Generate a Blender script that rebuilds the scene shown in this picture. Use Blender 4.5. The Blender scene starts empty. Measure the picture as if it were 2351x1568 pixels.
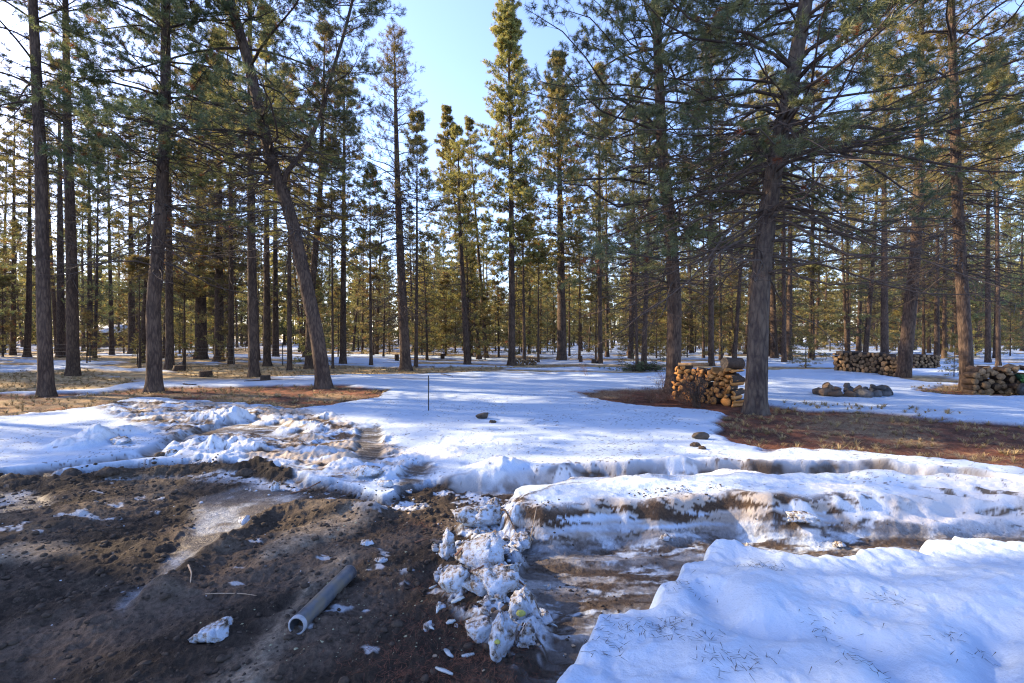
import bpy, math, random
import numpy as np
from mathutils import Vector, Matrix
PI = math.pi
# ------------------------------------------------------------------ camera, sky, sun, exposure
SC = bpy.context.scene
CAMZ = 1.6
F = 1045.0 / 2351.0            # focal length over image width
PITCH = math.atan((784 - 775) / 1045.0)
cam = bpy.data.objects.new('camera', bpy.data.cameras.new('camera'))
SC.collection.objects.link(cam)
cam.location = (0, 0, CAMZ)
cam.rotation_euler = (PI / 2 - PITCH, 0, 0)
cam.data.sensor_width = 36.0
cam.data.lens = 36.0 * F
cam.data.clip_start = 0.05
cam.data.clip_end = 3000
SC.camera = cam
SUN_AZ = math.radians(75)      # to the left of the view direction
SUN_EL = math.radians(26)
world = bpy.data.worlds.new('World')
SC.world = world
world.use_nodes = True
nt = world.node_tree
for n in list(nt.nodes):
    nt.nodes.remove(n)
sky = nt.nodes.new('ShaderNodeTexSky')
sky.sky_type = 'NISHITA'
sky.sun_disc = False
sky.sun_elevation = SUN_EL
sky.sun_rotation = -SUN_AZ
sky.altitude = 1300
sky.air_density = 1.15
sky.dust_density = 2.2
sky.ozone_density = 1.0
bg = nt.nodes.new('ShaderNodeBackground')
bg.inputs['Strength'].default_value = 0.15
wo = nt.nodes.new('ShaderNodeOutputWorld')
wb = nt.nodes.new('ShaderNodeVectorMath'); wb.operation = 'MULTIPLY'
wb.inputs[1].default_value = (0.95, 0.95, 1.18)
nt.links.new(sky.outputs[0], wb.inputs[0])
nt.links.new(wb.outputs[0], bg.inputs[0])
nt.links.new(bg.outputs[0], wo.inputs[0])
sl = bpy.data.lights.new('sun', 'SUN')
sl.energy = 5.0
sl.angle = math.radians(0.6)
sl.color = (1.0, 0.76, 0.46)
sun = bpy.data.objects.new('sun', sl)
SC.collection.objects.link(sun)
SDIR = Vector((-math.sin(SUN_AZ) * math.cos(SUN_EL), math.cos(SUN_AZ) * math.cos(SUN_EL), math.sin(SUN_EL)))
sun.rotation_euler = SDIR.to_track_quat('Z', 'Y').to_euler()
sun.location = (-40, 20, 30)
SC.view_settings.view_transform = 'Standard'
SC.view_settings.look = 'None'
SC.view_settings.exposure = 1.72
SC.view_settings.gamma = 1.0
SC.cycles.use_denoising = True
SC.cycles.denoising_input_passes = 'RGB_ALBEDO_NORMAL'
SC.cycles.denoising_prefilter = 'NONE'
SC.cycles.filter_width = 1.2
SC.cycles.sample_clamp_indirect = 4.0
SC.cycles.max_bounces = 6
SC.cycles.diffuse_bounces = 4
SC.cycles.glossy_bounces = 2
SC.cycles.transmission_bounces = 3

COL = SC.collection
rng = np.random.default_rng(7)

# ------------------------------------------------------------------ picture point -> world point
def gp(px, py, z=0.0):
    """the place where the sight line through a photo point meets the level z"""
    u = (px - 1175.5) / 1045.0
    v = -(py - 784.0) / 1045.0
    c, s = math.cos(PITCH), math.sin(PITCH)
    dy = c + v * s
    dz = -s + v * c
    t = (z - CAMZ) / dz
    return (u * t, dy * t)
def at_depth(px, py, Y):
    u = (px - 1175.5) / 1045.0
    v = -(py - 784.0) / 1045.0
    c, s = math.cos(PITCH), math.sin(PITCH)
    t = Y / (c + v * s)
    return (u * t, Y, CAMZ + (-s + v * c) * t)

# ------------------------------------------------------------------ noise
_T = np.random.default_rng(99).random((256, 256)).astype(np.float32)
def vn(x, y, seed=0):
    x = np.asarray(x, np.float32) + seed * 17.31
    y = np.asarray(y, np.float32) - seed * 9.77
    xi = np.floor(x).astype(np.int64); yi = np.floor(y).astype(np.int64)
    fx = x - xi; fy = y - yi
    fx = fx * fx * (3 - 2 * fx); fy = fy * fy * (3 - 2 * fy)
    x0 = xi & 255; x1 = (xi + 1) & 255; y0 = yi & 255; y1 = (yi + 1) & 255
    a = _T[x0, y0]; b = _T[x1, y0]; c = _T[x0, y1]; d = _T[x1, y1]
    return ((a + (b - a) * fx) * (1 - fy) + (c + (d - c) * fx) * fy) * 2 - 1
def fbm(x, y, octv=4, seed=0, gain=0.5):
    s = 0; a = 1.0; n = 0
    c, q = math.cos(0.6), math.sin(0.6)
    for i in range(octv):
        s = s + a * vn(x, y, seed + i * 3); n += a; a *= gain
        x, y = (c * x - q * y) * 2.03, (q * x + c * y) * 2.03
    return s / n
def ridged(x, y, octv=3, seed=0):
    s = 0; a = 1.0; n = 0
    for i in range(octv):
        s = s + a * (1 - 2 * np.abs(vn(x, y, seed + i * 5))); n += a; a *= .5
        x, y = x * 2.1 + y * .3, y * 2.1 - x * .3
    return s / n
def ss(a, b, x):
    t = np.clip((x - a) / (b - a), 0, 1)
    return t * t * (3 - 2 * t)

# ------------------------------------------------------------------ mesh helpers
def mesh(name, V, quads=None, tris=None, mats=(), smooth=True, attrs=None, midx=None):
    me = bpy.data.meshes.new(name)
    V = np.ascontiguousarray(V, np.float32).reshape(-1, 3)
    nq = 0 if quads is None else len(quads); ntr = 0 if tris is None else len(tris)
    me.vertices.add(len(V)); me.vertices.foreach_set('co', V.ravel())
    loops = []; starts = []; tot = []
    if nq:
        loops.append(np.asarray(quads, np.int32).ravel()); starts.append(np.arange(nq) * 4); tot.append(np.full(nq, 4))
    if ntr:
        loops.append(np.asarray(tris, np.int32).ravel()); starts.append(nq * 4 + np.arange(ntr) * 3); tot.append(np.full(ntr, 3))
    loops = np.concatenate(loops).astype(np.int32)
    me.loops.add(len(loops)); me.loops.foreach_set('vertex_index', loops)
    me.polygons.add(nq + ntr)
    me.polygons.foreach_set('loop_start', np.concatenate(starts).astype(np.int32))
    me.polygons.foreach_set('loop_total', np.concatenate(tot).astype(np.int32))
    if smooth:
        me.polygons.foreach_set('use_smooth', np.ones(nq + ntr, bool))
    if midx is not None:
        me.polygons.foreach_set('material_index', np.asarray(midx, np.int32))
    for m in mats:
        me.materials.append(m)
    if attrs:
        for k, a in attrs.items():
            if a.ndim == 2:
                at = me.attributes.new(k, 'FLOAT_COLOR', 'POINT')
                b = np.ones((len(V), 4), np.float32); b[:, :3] = a
                at.data.foreach_set('color', b.ravel())
            else:
                at = me.attributes.new(k, 'FLOAT', 'POINT')
                at.data.foreach_set('value', np.ascontiguousarray(a, np.float32))
    me.update(calc_edges=True)
    return me
def obj(name, me, parent=None, loc=None, rot=None):
    o = bpy.data.objects.new(name, me); COL.objects.link(o)
    if parent: o.parent = parent
    if loc is not None: o.location = loc
    if rot is not None: o.rotation_euler = rot
    return o
def tag(o, label=None, cat=None, group=None, kind=None):
    if label: o['label'] = label
    if cat: o['category'] = cat
    if group: o['group'] = group
    if kind: o['kind'] = kind
    return o
def dup(root, loc, rotz, scale=1.0, label=None, group=None, cat=None):
    r = root.copy(); COL.objects.link(r)
    r.location = loc; r.rotation_euler = (0, 0, rotz)
    r.scale = (scale, scale, scale) if not hasattr(scale, '__len__') else scale
    tag(r, label, cat, group)
    for ch in root.children:
        c = ch.copy(); COL.objects.link(c); c.parent = r
    return r
def tubes(P, R, sides):
    """batch of tubes: P (N,K,3) R (N,K)"""
    P = np.asarray(P, np.float64); R = np.asarray(R, np.float64)
    N, K, _ = P.shape
    T = np.gradient(P, axis=1)
    T /= np.linalg.norm(T, axis=2, keepdims=True) + 1e-9
    ref = np.where(np.abs(T[:, :1, 2:3]) > 0.8, np.array([1., 0, 0]), np.array([0, 0, 1.]))
    A = np.cross(T, np.broadcast_to(ref, T.shape)); A /= np.linalg.norm(A, axis=2, keepdims=True) + 1e-9
    B = np.cross(T, A)
    th = np.arange(sides) * 2 * PI / sides
    V = P[:, :, None, :] + R[:, :, None, None] * (np.cos(th)[:, None] * A[:, :, None, :] + np.sin(th)[:, None] * B[:, :, None, :])
    idx = np.arange(N * K * sides).reshape(N, K, sides)
    a = idx[:, :-1]; b = idx[:, 1:]
    q = np.stack([a, np.roll(a, -1, 2), np.roll(b, -1, 2), b], -1).reshape(-1, 4)
    return V.reshape(-1, 3), q
class Acc:
    def __init__(s): s.V = []; s.Q = []; s.T = []; s.n = 0; s.qa = []; s.at = []
    def add(s, V, Q=None, T=None, a=0.0):
        s.V.append(V)
        if Q is not None and len(Q): s.Q.append(np.asarray(Q) + s.n)
        if T is not None and len(T): s.T.append(np.asarray(T) + s.n)
        s.at.append(np.full(len(V), a) if np.isscalar(a) else a)
        s.n += len(V)
    def mesh(s, name, mats, smooth=True):
        return mesh(name, np.concatenate(s.V), np.concatenate(s.Q) if s.Q else None, np.concatenate(s.T) if s.T else None, mats, smooth, {'tint': np.concatenate(s.at)})

# ------------------------------------------------------------------ materials
def newmat(name):
    m = bpy.data.materials.new(name); m.use_nodes = True
    t = m.node_tree
    for n in list(t.nodes): t.nodes.remove(n)
    out = t.nodes.new('ShaderNodeOutputMaterial')
    return m, t, out
def N(t, typ, **kw):
    n = t.nodes.new(typ)
    for k, v in kw.items():
        if k in n.inputs.keys(): n.inputs[k].default_value = v
        else: setattr(n, k, v)
    return n
def ramp(t, stops):
    r = t.nodes.new('ShaderNodeValToRGB')
    e = r.color_ramp.elements
    while len(e) < len(stops): e.new(0.5)
    for i, (p, c) in enumerate(stops):
        e[i].position = p; e[i].color = (*c, 1) if len(c) == 3 else c
    return r
def bsdf(t, out, rough=0.8, spec=0.3):
    b = t.nodes.new('ShaderNodeBsdfPrincipled')
    b.inputs['Roughness'].default_value = rough
    b.inputs['Specular IOR Level'].default_value = spec
    t.links.new(b.outputs[0], out.inputs[0])
    return b
def bumpnode(t, b, hsock, strength, dist):
    n = t.nodes.new('ShaderNodeBump')
    n.inputs['Strength'].default_value = strength; n.inputs['Distance'].default_value = dist
    t.links.new(hsock, n.inputs['Height']); t.links.new(n.outputs[0], b.inputs['Normal'])
    return n
def noise_mat(name, stops, scale, rough=0.85, bump=0.4, dist=0.01, stretch=(1, 1, 1), spec=0.25, detail=6, rnd=0.0):
    m, t, out = newmat(name); b = bsdf(t, out, rough, spec)
    tc = N(t, 'ShaderNodeTexCoord'); mp = N(t, 'ShaderNodeMapping'); mp.inputs['Scale'].default_value = stretch
    t.links.new(tc.outputs['Object'], mp.inputs[0])
    n = N(t, 'ShaderNodeTexNoise', Scale=scale, Detail=detail, Roughness=0.65)
    t.links.new(mp.outputs[0], n.inputs['Vector'])
    r = ramp(t, stops); t.links.new(n.outputs[0], r.inputs[0])
    col = r.outputs[0]
    if rnd:
        oi = N(t, 'ShaderNodeObjectInfo'); mr = N(t, 'ShaderNodeMapRange')
        mr.inputs['To Min'].default_value = 1 - rnd; mr.inputs['To Max'].default_value = 1 + rnd
        t.links.new(oi.outputs['Random'], mr.inputs[0])
        hs = N(t, 'ShaderNodeHueSaturation'); t.links.new(col, hs.inputs['Color']); t.links.new(mr.outputs[0], hs.inputs['Value'])
        col = hs.outputs[0]
    t.links.new(col, b.inputs['Base Color'])
    if bump: bumpnode(t, b, n.outputs[0], bump, dist)
    return m
def ground_mat():
    m, t, out = newmat('ground_surface'); b = bsdf(t, out, 0.8, 0.2)
    a = N(t, 'ShaderNodeAttribute', attribute_name='albedo')
    sn = N(t, 'ShaderNodeAttribute', attribute_name='snow')
    gl = N(t, 'ShaderNodeAttribute', attribute_name='wet')
    geo = N(t, 'ShaderNodeNewGeometry')
    n1 = N(t, 'ShaderNodeTexNoise', Scale=38.0, Detail=6.0, Roughness=0.7); t.links.new(geo.outputs['Position'], n1.inputs['Vector'])
    n2 = N(t, 'ShaderNodeTexNoise', Scale=7.0, Detail=5.0, Roughness=0.6); t.links.new(geo.outputs['Position'], n2.inputs['Vector'])
    # soil and litter vary strongly, snow hardly
    mr = N(t, 'ShaderNodeMapRange'); mr.inputs['From Min'].default_value = .3; mr.inputs['From Max'].default_value = .7
    mr.inputs['To Min'].default_value = .45; mr.inputs['To Max'].default_value = 1.6
    t.links.new(n1.outputs[0], mr.inputs[0])
    mx = N(t, 'ShaderNodeMix'); mx.data_type = 'FLOAT'
    t.links.new(sn.outputs['Fac'], mx.inputs[0]); t.links.new(mr.outputs[0], mx.inputs[2]); mx.inputs[3].default_value = 1.0
    vm = N(t, 'ShaderNodeVectorMath', operation='SCALE'); t.links.new(a.outputs['Color'], vm.inputs[0]); t.links.new(mx.outputs[0], vm.inputs['Scale'])
    t.links.new(vm.outputs[0], b.inputs['Base Color'])
    mrr = N(t, 'ShaderNodeMapRange'); mrr.inputs['To Min'].default_value = .9; mrr.inputs['To Max'].default_value = .32
    t.links.new(gl.outputs['Fac'], mrr.inputs[0]); t.links.new(mrr.outputs[0], b.inputs['Roughness'])
    ad = N(t, 'ShaderNodeMath', operation='ADD'); t.links.new(n1.outputs[0], ad.inputs[0]); t.links.new(n2.outputs[0], ad.inputs[1])
    st = N(t, 'ShaderNodeMapRange'); st.inputs['To Min'].default_value = 0.9; st.inputs['To Max'].default_value = 0.55
    t.links.new(sn.outputs['Fac'], st.inputs[0])
    bn = bumpnode(t, b, ad.outputs[0], 0.6, 0.018); t.links.new(st.outputs[0], bn.inputs['Strength'])
    return m
def bark_mat(name, stops, sc=14.0, zs=0.22, bump=0.9, dist=0.03):
    m, t, out = newmat(name); b = bsdf(t, out, 0.9, 0.15)
    tc = N(t, 'ShaderNodeTexCoord'); mp = N(t, 'ShaderNodeMapping'); mp.inputs['Scale'].default_value = (1, 1, zs)
    t.links.new(tc.outputs['Object'], mp.inputs[0])
    n = N(t, 'ShaderNodeTexNoise', Scale=sc, Detail=7.0, Roughness=0.7, Distortion=0.4); t.links.new(mp.outputs[0], n.inputs['Vector'])
    v = N(t, 'ShaderNodeTexVoronoi', Scale=sc * 1.3); v.feature = 'DISTANCE_TO_EDGE'; t.links.new(mp.outputs[0], v.inputs['Vector'])
    mu = N(t, 'ShaderNodeMath', operation='MULTIPLY_ADD'); t.links.new(v.outputs['Distance'], mu.inputs[0]); mu.inputs[1].default_value = 0.7
    t.links.new(n.outputs[0], mu.inputs[2])
    big = N(t, 'ShaderNodeTexNoise', Scale=1.7, Detail=3.0); t.links.new(tc.outputs['Object'], big.inputs['Vector'])
    ma = N(t, 'ShaderNodeMath', operation='MULTIPLY_ADD'); t.links.new(big.outputs[0], ma.inputs[0]); ma.inputs[1].default_value = .5; t.links.new(mu.outputs[0], ma.inputs[2])
    r = ramp(t, stops); t.links.new(ma.outputs[0], r.inputs[0]); t.links.new(r.outputs[0], b.inputs['Base Color'])
    bumpnode(t, b, mu.outputs[0], bump, dist)
    return m
def needle_mat(name, dark, light, trans=0.35):
    m, t, out = newmat(name)
    a = N(t, 'ShaderNodeAttribute', attribute_name='tint'); oi = N(t, 'ShaderNodeObjectInfo')
    r = ramp(t, [(0.0, dark), (0.55, tuple((x + y) / 2 for x, y in zip(dark, light))), (0.93, light), (0.97, (0.26, 0.085, 0.02))])
    t.links.new(a.outputs['Fac'], r.inputs[0])
    hs = N(t, 'ShaderNodeHueSaturation'); t.links.new(r.outputs[0], hs.inputs['Color'])
    mr = N(t, 'ShaderNodeMapRange'); mr.inputs['To Min'].default_value = .75; mr.inputs['To Max'].default_value = 1.3
    t.links.new(oi.outputs['Random'], mr.inputs[0]); t.links.new(mr.outputs[0], hs.inputs['Value'])
    mr2 = N(t, 'ShaderNodeMapRange'); mr2.inputs['To Min'].default_value = .48; mr2.inputs['To Max'].default_value = .515
    t.links.new(oi.outputs['Random'], mr2.inputs[0]); t.links.new(mr2.outputs[0], hs.inputs['Hue'])
    d = N(t, 'ShaderNodeBsdfDiffuse'); tr = N(t, 'ShaderNodeBsdfTranslucent'); g = N(t, 'ShaderNodeBsdfGlossy', Roughness=0.45)
    t.links.new(hs.outputs[0], d.inputs[0]); t.links.new(hs.outputs[0], tr.inputs[0])
    mx = N(t, 'ShaderNodeMixShader'); mx.inputs[0].default_value = trans; t.links.new(d.outputs[0], mx.inputs[1]); t.links.new(tr.outputs[0], mx.inputs[2])
    mx2 = N(t, 'ShaderNodeMixShader'); mx2.inputs[0].default_value = 0.05; t.links.new(mx.outputs[0], mx2.inputs[1]); t.links.new(g.outputs[0], mx2.inputs[2])
    t.links.new(mx2.outputs[0], out.inputs[0])
    return m
M_GROUND = ground_mat()
M_BARK = bark_mat('pine_bark', [(0.35, (0.016, 0.012, 0.011)), (0.75, (0.052, 0.037, 0.031)), (1.1, (0.11, 0.078, 0.06))])
M_BARK2 = bark_mat('pine_bark_thick', [(0.35, (0.014, 0.012, 0.012)), (0.7, (0.048, 0.038, 0.036)), (1.05, (0.11, 0.088, 0.072))], 9.0, 0.28, 1.0, 0.05)
M_TWIG = noise_mat('twig_bark', [(0.3, (0.03, 0.021, 0.017)), (0.7, (0.075, 0.055, 0.045))], 9.0, bump=0)
M_DEAD = noise_mat('dead_twig', [(0.3, (0.04, 0.03, 0.026)), (0.7, (0.10, 0.078, 0.066))], 9.0, bump=0)
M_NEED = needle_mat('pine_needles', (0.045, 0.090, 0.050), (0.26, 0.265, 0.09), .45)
M_NEEDSUN = needle_mat('pine_needles_sun_tinted', (0.09, 0.11, 0.035), (0.46, 0.37, 0.11), 0.5)  # golden sunlight put into the needle colour, for far and sunlit pines
M_CUT = noise_mat('cut_wood', [(0.3, (0.36, 0.145, 0.042)), (0.7, (0.64, 0.32, 0.10))], 18.0, rough=.75, bump=.5, dist=.006, rnd=.22)
M_CUTG = noise_mat('weathered_wood', [(0.3, (0.06, 0.042, 0.028)), (0.65, (0.25, 0.165, 0.09))], 18.0, rough=.85, bump=.5, dist=.006, rnd=.45)
M_LBARK = noise_mat('log_bark', [(0.3, (0.022, 0.016, 0.013)), (0.7, (0.085, 0.057, 0.042))], 22.0, bump=.8, dist=.01, rnd=.3)
M_ROCK = noise_mat('rock', [(0.25, (0.035, 0.036, 0.040)), (0.6, (0.09, 0.09, 0.095)), (0.8, (0.15, 0.145, 0.14))], 9.0, rough=.85, bump=.6, dist=.012, rnd=.3)
M_ROCKB = noise_mat('brown_rock', [(0.25, (0.05, 0.035, 0.026)), (0.75, (0.15, 0.105, 0.075))], 9.0, rough=.85, bump=.6, dist=.012, rnd=.25)
M_NEEDM = needle_mat('pine_needles_green', (0.06, 0.10, 0.045), (0.31, 0.30, 0.10), 0.48)
def snow_chunk_mat():
    m, t, out = newmat('snow_lump'); b = bsdf(t, out, .6, .3)
    tc = N(t, 'ShaderNodeTexCoord')
    n = N(t, 'ShaderNodeTexNoise', Scale=26.0, Detail=6.0, Roughness=.7); t.links.new(tc.outputs['Object'], n.inputs['Vector'])
    n2 = N(t, 'ShaderNodeTexNoise', Scale=5.0, Detail=3.0); t.links.new(tc.outputs['Object'], n2.inputs['Vector'])
    ad = N(t, 'ShaderNodeMath', operation='MULTIPLY_ADD'); t.links.new(n2.outputs[0], ad.inputs[0]); ad.inputs[1].default_value = .45; t.links.new(n.outputs[0], ad.inputs[2])
    r = ramp(t, [(0.60, (0.05, 0.037, 0.027)), (0.67, (0.30, 0.26, 0.22)), (0.76, (0.42, 0.48, 0.56)), (1.0, (0.46, 0.54, 0.64))])
    t.links.new(ad.outputs[0], r.inputs[0]); t.links.new(r.outputs[0], b.inputs['Base Color'])
    bumpnode(t, b, n.outputs[0], .9, .02)
    return m
M_SNOWL = snow_chunk_mat()
M_PIPE = noise_mat('galvanised_pipe', [(0.35, (0.035, 0.04, 0.05)), (0.5, (0.085, 0.095, 0.11)), (0.62, (0.13, 0.115, 0.09))], 8.0, rough=.42, bump=.15, dist=.004, spec=.6)
M_PIPEIN = noise_mat('pipe_rim', [(0.3, (0.20, 0.22, 0.25)), (0.7, (0.38, 0.40, 0.43))], 20.0, rough=.4, bump=.1)
M_STEEL = noise_mat('painted_steel', [(0.3, (0.03, 0.033, 0.036)), (0.7, (0.07, 0.07, 0.072))], 20.0, rough=.5)
M_WIRE = noise_mat('fence_wire', [(0.3, (0.16, 0.16, 0.16)), (0.7, (0.3, 0.29, 0.28))], 20.0, rough=.5, bump=0)
M_GRASS = noise_mat('dry_grass_blades', [(0.3, (0.20, 0.145, 0.07)), (0.7, (0.40, 0.31, 0.165))], 3.0, bump=0)
M_LITTER = noise_mat('fallen_needles', [(0.3, (0.07, 0.03, 0.02)), (0.7, (0.20, 0.085, 0.05))], 6.0, bump=0)
M_BUSH = noise_mat('shrub_twigs', [(0.3, (0.11, 0.06, 0.04)), (0.7, (0.27, 0.17, 0.12))], 3.0, bump=0)
M_SOIL = noise_mat('soil_clods', [(0.3, (0.022, 0.016, 0.012)), (0.7, (0.08, 0.06, 0.045))], 30.0, bump=.6, dist=.01)
M_LICHEN = noise_mat('pale_lichen', [(0.3, (0.18, 0.18, 0.11)), (0.7, (0.36, 0.36, 0.25))], 30.0, bump=.5)
M_MOSS = noise_mat('yellow_lichen', [(0.3, (0.22, 0.25, 0.06)), (0.7, (0.45, 0.45, 0.13))], 30.0, bump=.5)
M_STICK = noise_mat('weathered_stick', [(0.3, (0.11, 0.055, 0.035)), (0.7, (0.28, 0.15, 0.09))], 14.0, bump=.5, stretch=(1, 1, 1))
M_PALESTICK = noise_mat('peeled_stick', [(0.3, (0.24, 0.17, 0.11)), (0.7, (0.45, 0.35, 0.25))], 14.0, bump=.4)
M_GREEN = noise_mat('green_enamel', [(0.3, (0.012, 0.06, 0.035)), (0.7, (0.03, 0.11, 0.07))], 8.0, rough=.4, bump=0, spec=.5)
M_RUBBER = noise_mat('tyre_rubber', [(0.3, (0.015, 0.015, 0.015)), (0.7, (0.04, 0.038, 0.036))], 30.0, rough=.8)
M_RAIL = noise_mat('rail_wood', [(0.3, (0.17, 0.12, 0.085)), (0.7, (0.30, 0.23, 0.17))], 5.0, bump=.3)
M_CABIN = noise_mat('cabin_boards', [(0.3, (0.10, 0.06, 0.038)), (0.7, (0.20, 0.125, 0.075))], 3.0, bump=.3, stretch=(1, 1, 6))
M_ROOF = noise_mat('snowy_roof', [(0.3, (0.6, 0.62, 0.65)), (0.7, (0.8, 0.81, 0.83))], 2.0, bump=.3)
M_GLASS = noise_mat('window_glass', [(0.3, (0.02, 0.025, 0.03)), (0.7, (0.05, 0.06, 0.07))], 2.0, rough=.1, bump=0, spec=.7)
def ice_mat():
    m, t, out = newmat('clear_ice'); b = bsdf(t, out, .12, .6)
    n = N(t, 'ShaderNodeTexNoise', Scale=20.0, Detail=3.0)
    r = ramp(t, [(.3, (.35, .45, .5)), (.7, (.75, .8, .82))]); t.links.new(n.outputs[0], r.inputs[0]); t.links.new(r.outputs[0], b.inputs['Base Color'])
    b.inputs['Transmission Weight'].default_value = .45; b.inputs['IOR'].default_value = 1.31
    return m
M_ICE = ice_mat()

# ------------------------------------------------------------------ ground zones (world metres)
def poly(pts, z=0.0):
    return np.array([gp(p[0], p[1], z if len(p) < 3 else p[2]) for p in pts])
def sdp(x, y, P, m=1.0):
    """signed distance to polygon, positive inside; -m beyond margin"""
    r = np.full(x.shape, -m, np.float32)
    b = (x > P[:, 0].min() - m) & (x < P[:, 0].max() + m) & (y > P[:, 1].min() - m) & (y < P[:, 1].max() + m)
    if not b.any(): return r
    px = x[b]; py = y[b]; d2 = np.full(px.shape, 1e9, np.float32); ins = np.zeros(px.shape, bool)
    for i in range(len(P)):
        ax, ay = P[i]; bx, by = P[(i + 1) % len(P)]
        ex, ey = bx - ax, by - ay
        t = np.clip(((px - ax) * ex + (py - ay) * ey) / (ex * ex + ey * ey + 1e-12), 0, 1)
        d2 = np.minimum(d2, (px - ax - t * ex) ** 2 + (py - ay - t * ey) ** 2)
        if ay != by:
            c = ((ay > py) != (by > py)) & (px < ex * (py - ay) / (by - ay) + ax)
            ins ^= c
    d = np.sqrt(d2); r[b] = np.where(ins, d, -d)
    return r
def dpl(x, y, P, m=0.8):
    """distance to polyline and position along it, m beyond"""
    r = np.full(x.shape, m, np.float32)
    b = (x > P[:, 0].min() - m) & (x < P[:, 0].max() + m) & (y > P[:, 1].min() - m) & (y < P[:, 1].max() + m)
    if not b.any(): return r
    px = x[b]; py = y[b]; d2 = np.full(px.shape, m * m, np.float32)
    for i in range(len(P) - 1):
        ax, ay = P[i]; ex, ey = P[i + 1] - P[i]
        t = np.clip(((px - ax) * ex + (py - ay) * ey) / (ex * ex + ey * ey + 1e-12), 0, 1)
        d2 = np.minimum(d2, (px - ax - t * ex) ** 2 + (py - ay - t * ey) ** 2)
    r[b] = np.sqrt(d2); return r
Z_DIRT = poly([(-900, 1120), (0, 1094), (130, 1090), (330, 1070), (500, 1066), (640, 1085), (700, 1112), (800, 1120), (860, 1130), (900, 1140), (960, 1120), (1000, 1110), (1100, 1125), (1180, 1130), (1165, 1165), (1150, 1215), (1175, 1260), (1185, 1330), (1190, 1400), (1230, 1470), (1215, 1560), (1190, 1750), (1190, 2600), (-1500, 2600)])
Z_TRACK = poly([(-600, 1140), (-300, 1118), (0, 1096), (0, 1094), (200, 1064), (330, 1045), (420, 1005), (500, 978), (560, 962), (640, 972), (760, 1000), (640, 1012), (560, 1002), (470, 1004), (390, 1040), (370, 1062), (200, 1078), (0, 1108), (-400, 1140)])
Z_SLUSH = poly([(210, 930), (420, 922), (560, 935), (700, 945), (830, 985), (900, 1010), (1010, 1080), (1000, 1122), (900, 1135), (700, 1110), (640, 1085), (500, 1066), (370, 1060), (380, 1010), (330, 985), (260, 960)])
Z_LIT1 = poly([(-200, 925), (0, 908), (100, 915), (220, 905), (330, 893), (560, 891), (740, 889), (900, 896), (870, 912), (770, 930), (680, 944), (570, 932), (420, 921), (330, 918), (200, 941), (0, 962), (-200, 985)])
Z_GR1 = poly([(-300, 862), (0, 858), (200, 848), (320, 870), (230, 893), (100, 898), (0, 905), (-300, 925)])
Z_GR2 = poly([(380, 846), (520, 838), (700, 840), (850, 843), (1110, 843), (1240, 838), (1310, 836), (1400, 836), (1300, 843), (1150, 850), (1030, 860), (800, 863), (560, 868), (420, 860)])
Z_LIT2 = poly([(1318, 905), (1400, 897), (1480, 894), (1560, 893), (1660, 905), (1720, 940), (1700, 958), (1640, 948), (1480, 938), (1370, 922)])
Z_LIT3 = poly([(1660, 960), (1700, 945), (1760, 932), (1850, 945), (2000, 950), (2200, 972), (2351, 984), (2700, 1000), (2900, 1140), (2600, 1120), (2351, 1086), (2200, 1062), (1950, 1046), (1750, 1040), (1670, 1015), (1640, 988)])
Z_STR = poly([(2080, 896), (2160, 886), (2230, 884), (2351, 898), (2600, 905), (2600, 925), (2351, 912), (2150, 909)])
Z_STR2 = poly([(2080, 868), (2140, 864), (2230, 876), (2220, 884), (2130, 880), (2080, 874)])
Z_BANK = poly([(1215, 1568), (1300, 1470), (1380, 1395), (1480, 1345), (1500, 1292), (1560, 1262), (1600, 1242), (1680, 1227), (1720, 1232), (1800, 1256), (1860, 1262), (1930, 1272), (1990, 1248), (2062, 1254), (2080, 1234), (2130, 1222), (2230, 1226), (2351, 1232), (2900, 1240), (3600, 1300), (3600, 3200), (1200, 3200), (1190, 1750)], .26)
Z_MOUND = poly([(1130, 1205, .1), (1190, 1195, .15), (1240, 1190, .18), (1330, 1180, .2), (1420, 1166, .2), (1500, 1168, .2), (1600, 1157, .2), (1720, 1150, .2), (1800, 1163, .18), (1900, 1176, .15), (2000, 1186, .1), (2150, 1182, .06), (2351, 1185, .04), (2800, 1200, .04), (2800, 1150, .05), (2351, 1122, .06), (2200, 1103, .08), (2050, 1096, .1), (1850, 1093, .1), (1600, 1094, .1), (1480, 1098, .1), (1380, 1106, .08), (1260, 1128, .05), (1170, 1160, .05)])
Z_RUT = poly([(1150, 1225), (1300, 1200), (1500, 1190), (1800, 1195), (2050, 1210), (2351, 1195), (3000, 1210), (3000, 1500), (1500, 1420), (1250, 1620), (1180, 1620), (1120, 1480), (1060, 1400), (1150, 1330), (1190, 1280)])
Z_RIBS = poly([(2010, 1196), (2070, 1150), (2150, 1108), (2351, 1128), (2800, 1170), (2800, 1230), (2351, 1215), (2050, 1218)])
Z_CHUNK = poly([(1070, 1180), (1140, 1150), (1200, 1205), (1190, 1260), (1200, 1330), (1270, 1400), (1240, 1480), (1180, 1520), (1090, 1450), (1020, 1370), (1000, 1300), (1030, 1240)])
L_RUT1 = poly([(1040, 1136), (1180, 1128), (1300, 1112), (1400, 1103), (1600, 1098), (1850, 1098), (2050, 1102), (2200, 1112), (2351, 1136), (2700, 1200)], -.05)
L_LIP = poly([(1070, 1092), (1150, 1084), (1250, 1080), (1400, 1073), (1600, 1071), (1850, 1072), (2050, 1075), (2200, 1088), (2351, 1108), (2700, 1160)], .03)
L_BERM = poly([(-500, 1110), (0, 1095), (130, 1092), (220, 1082), (330, 1073), (450, 1069), (560, 1073), (640, 1090)], .05)
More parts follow.
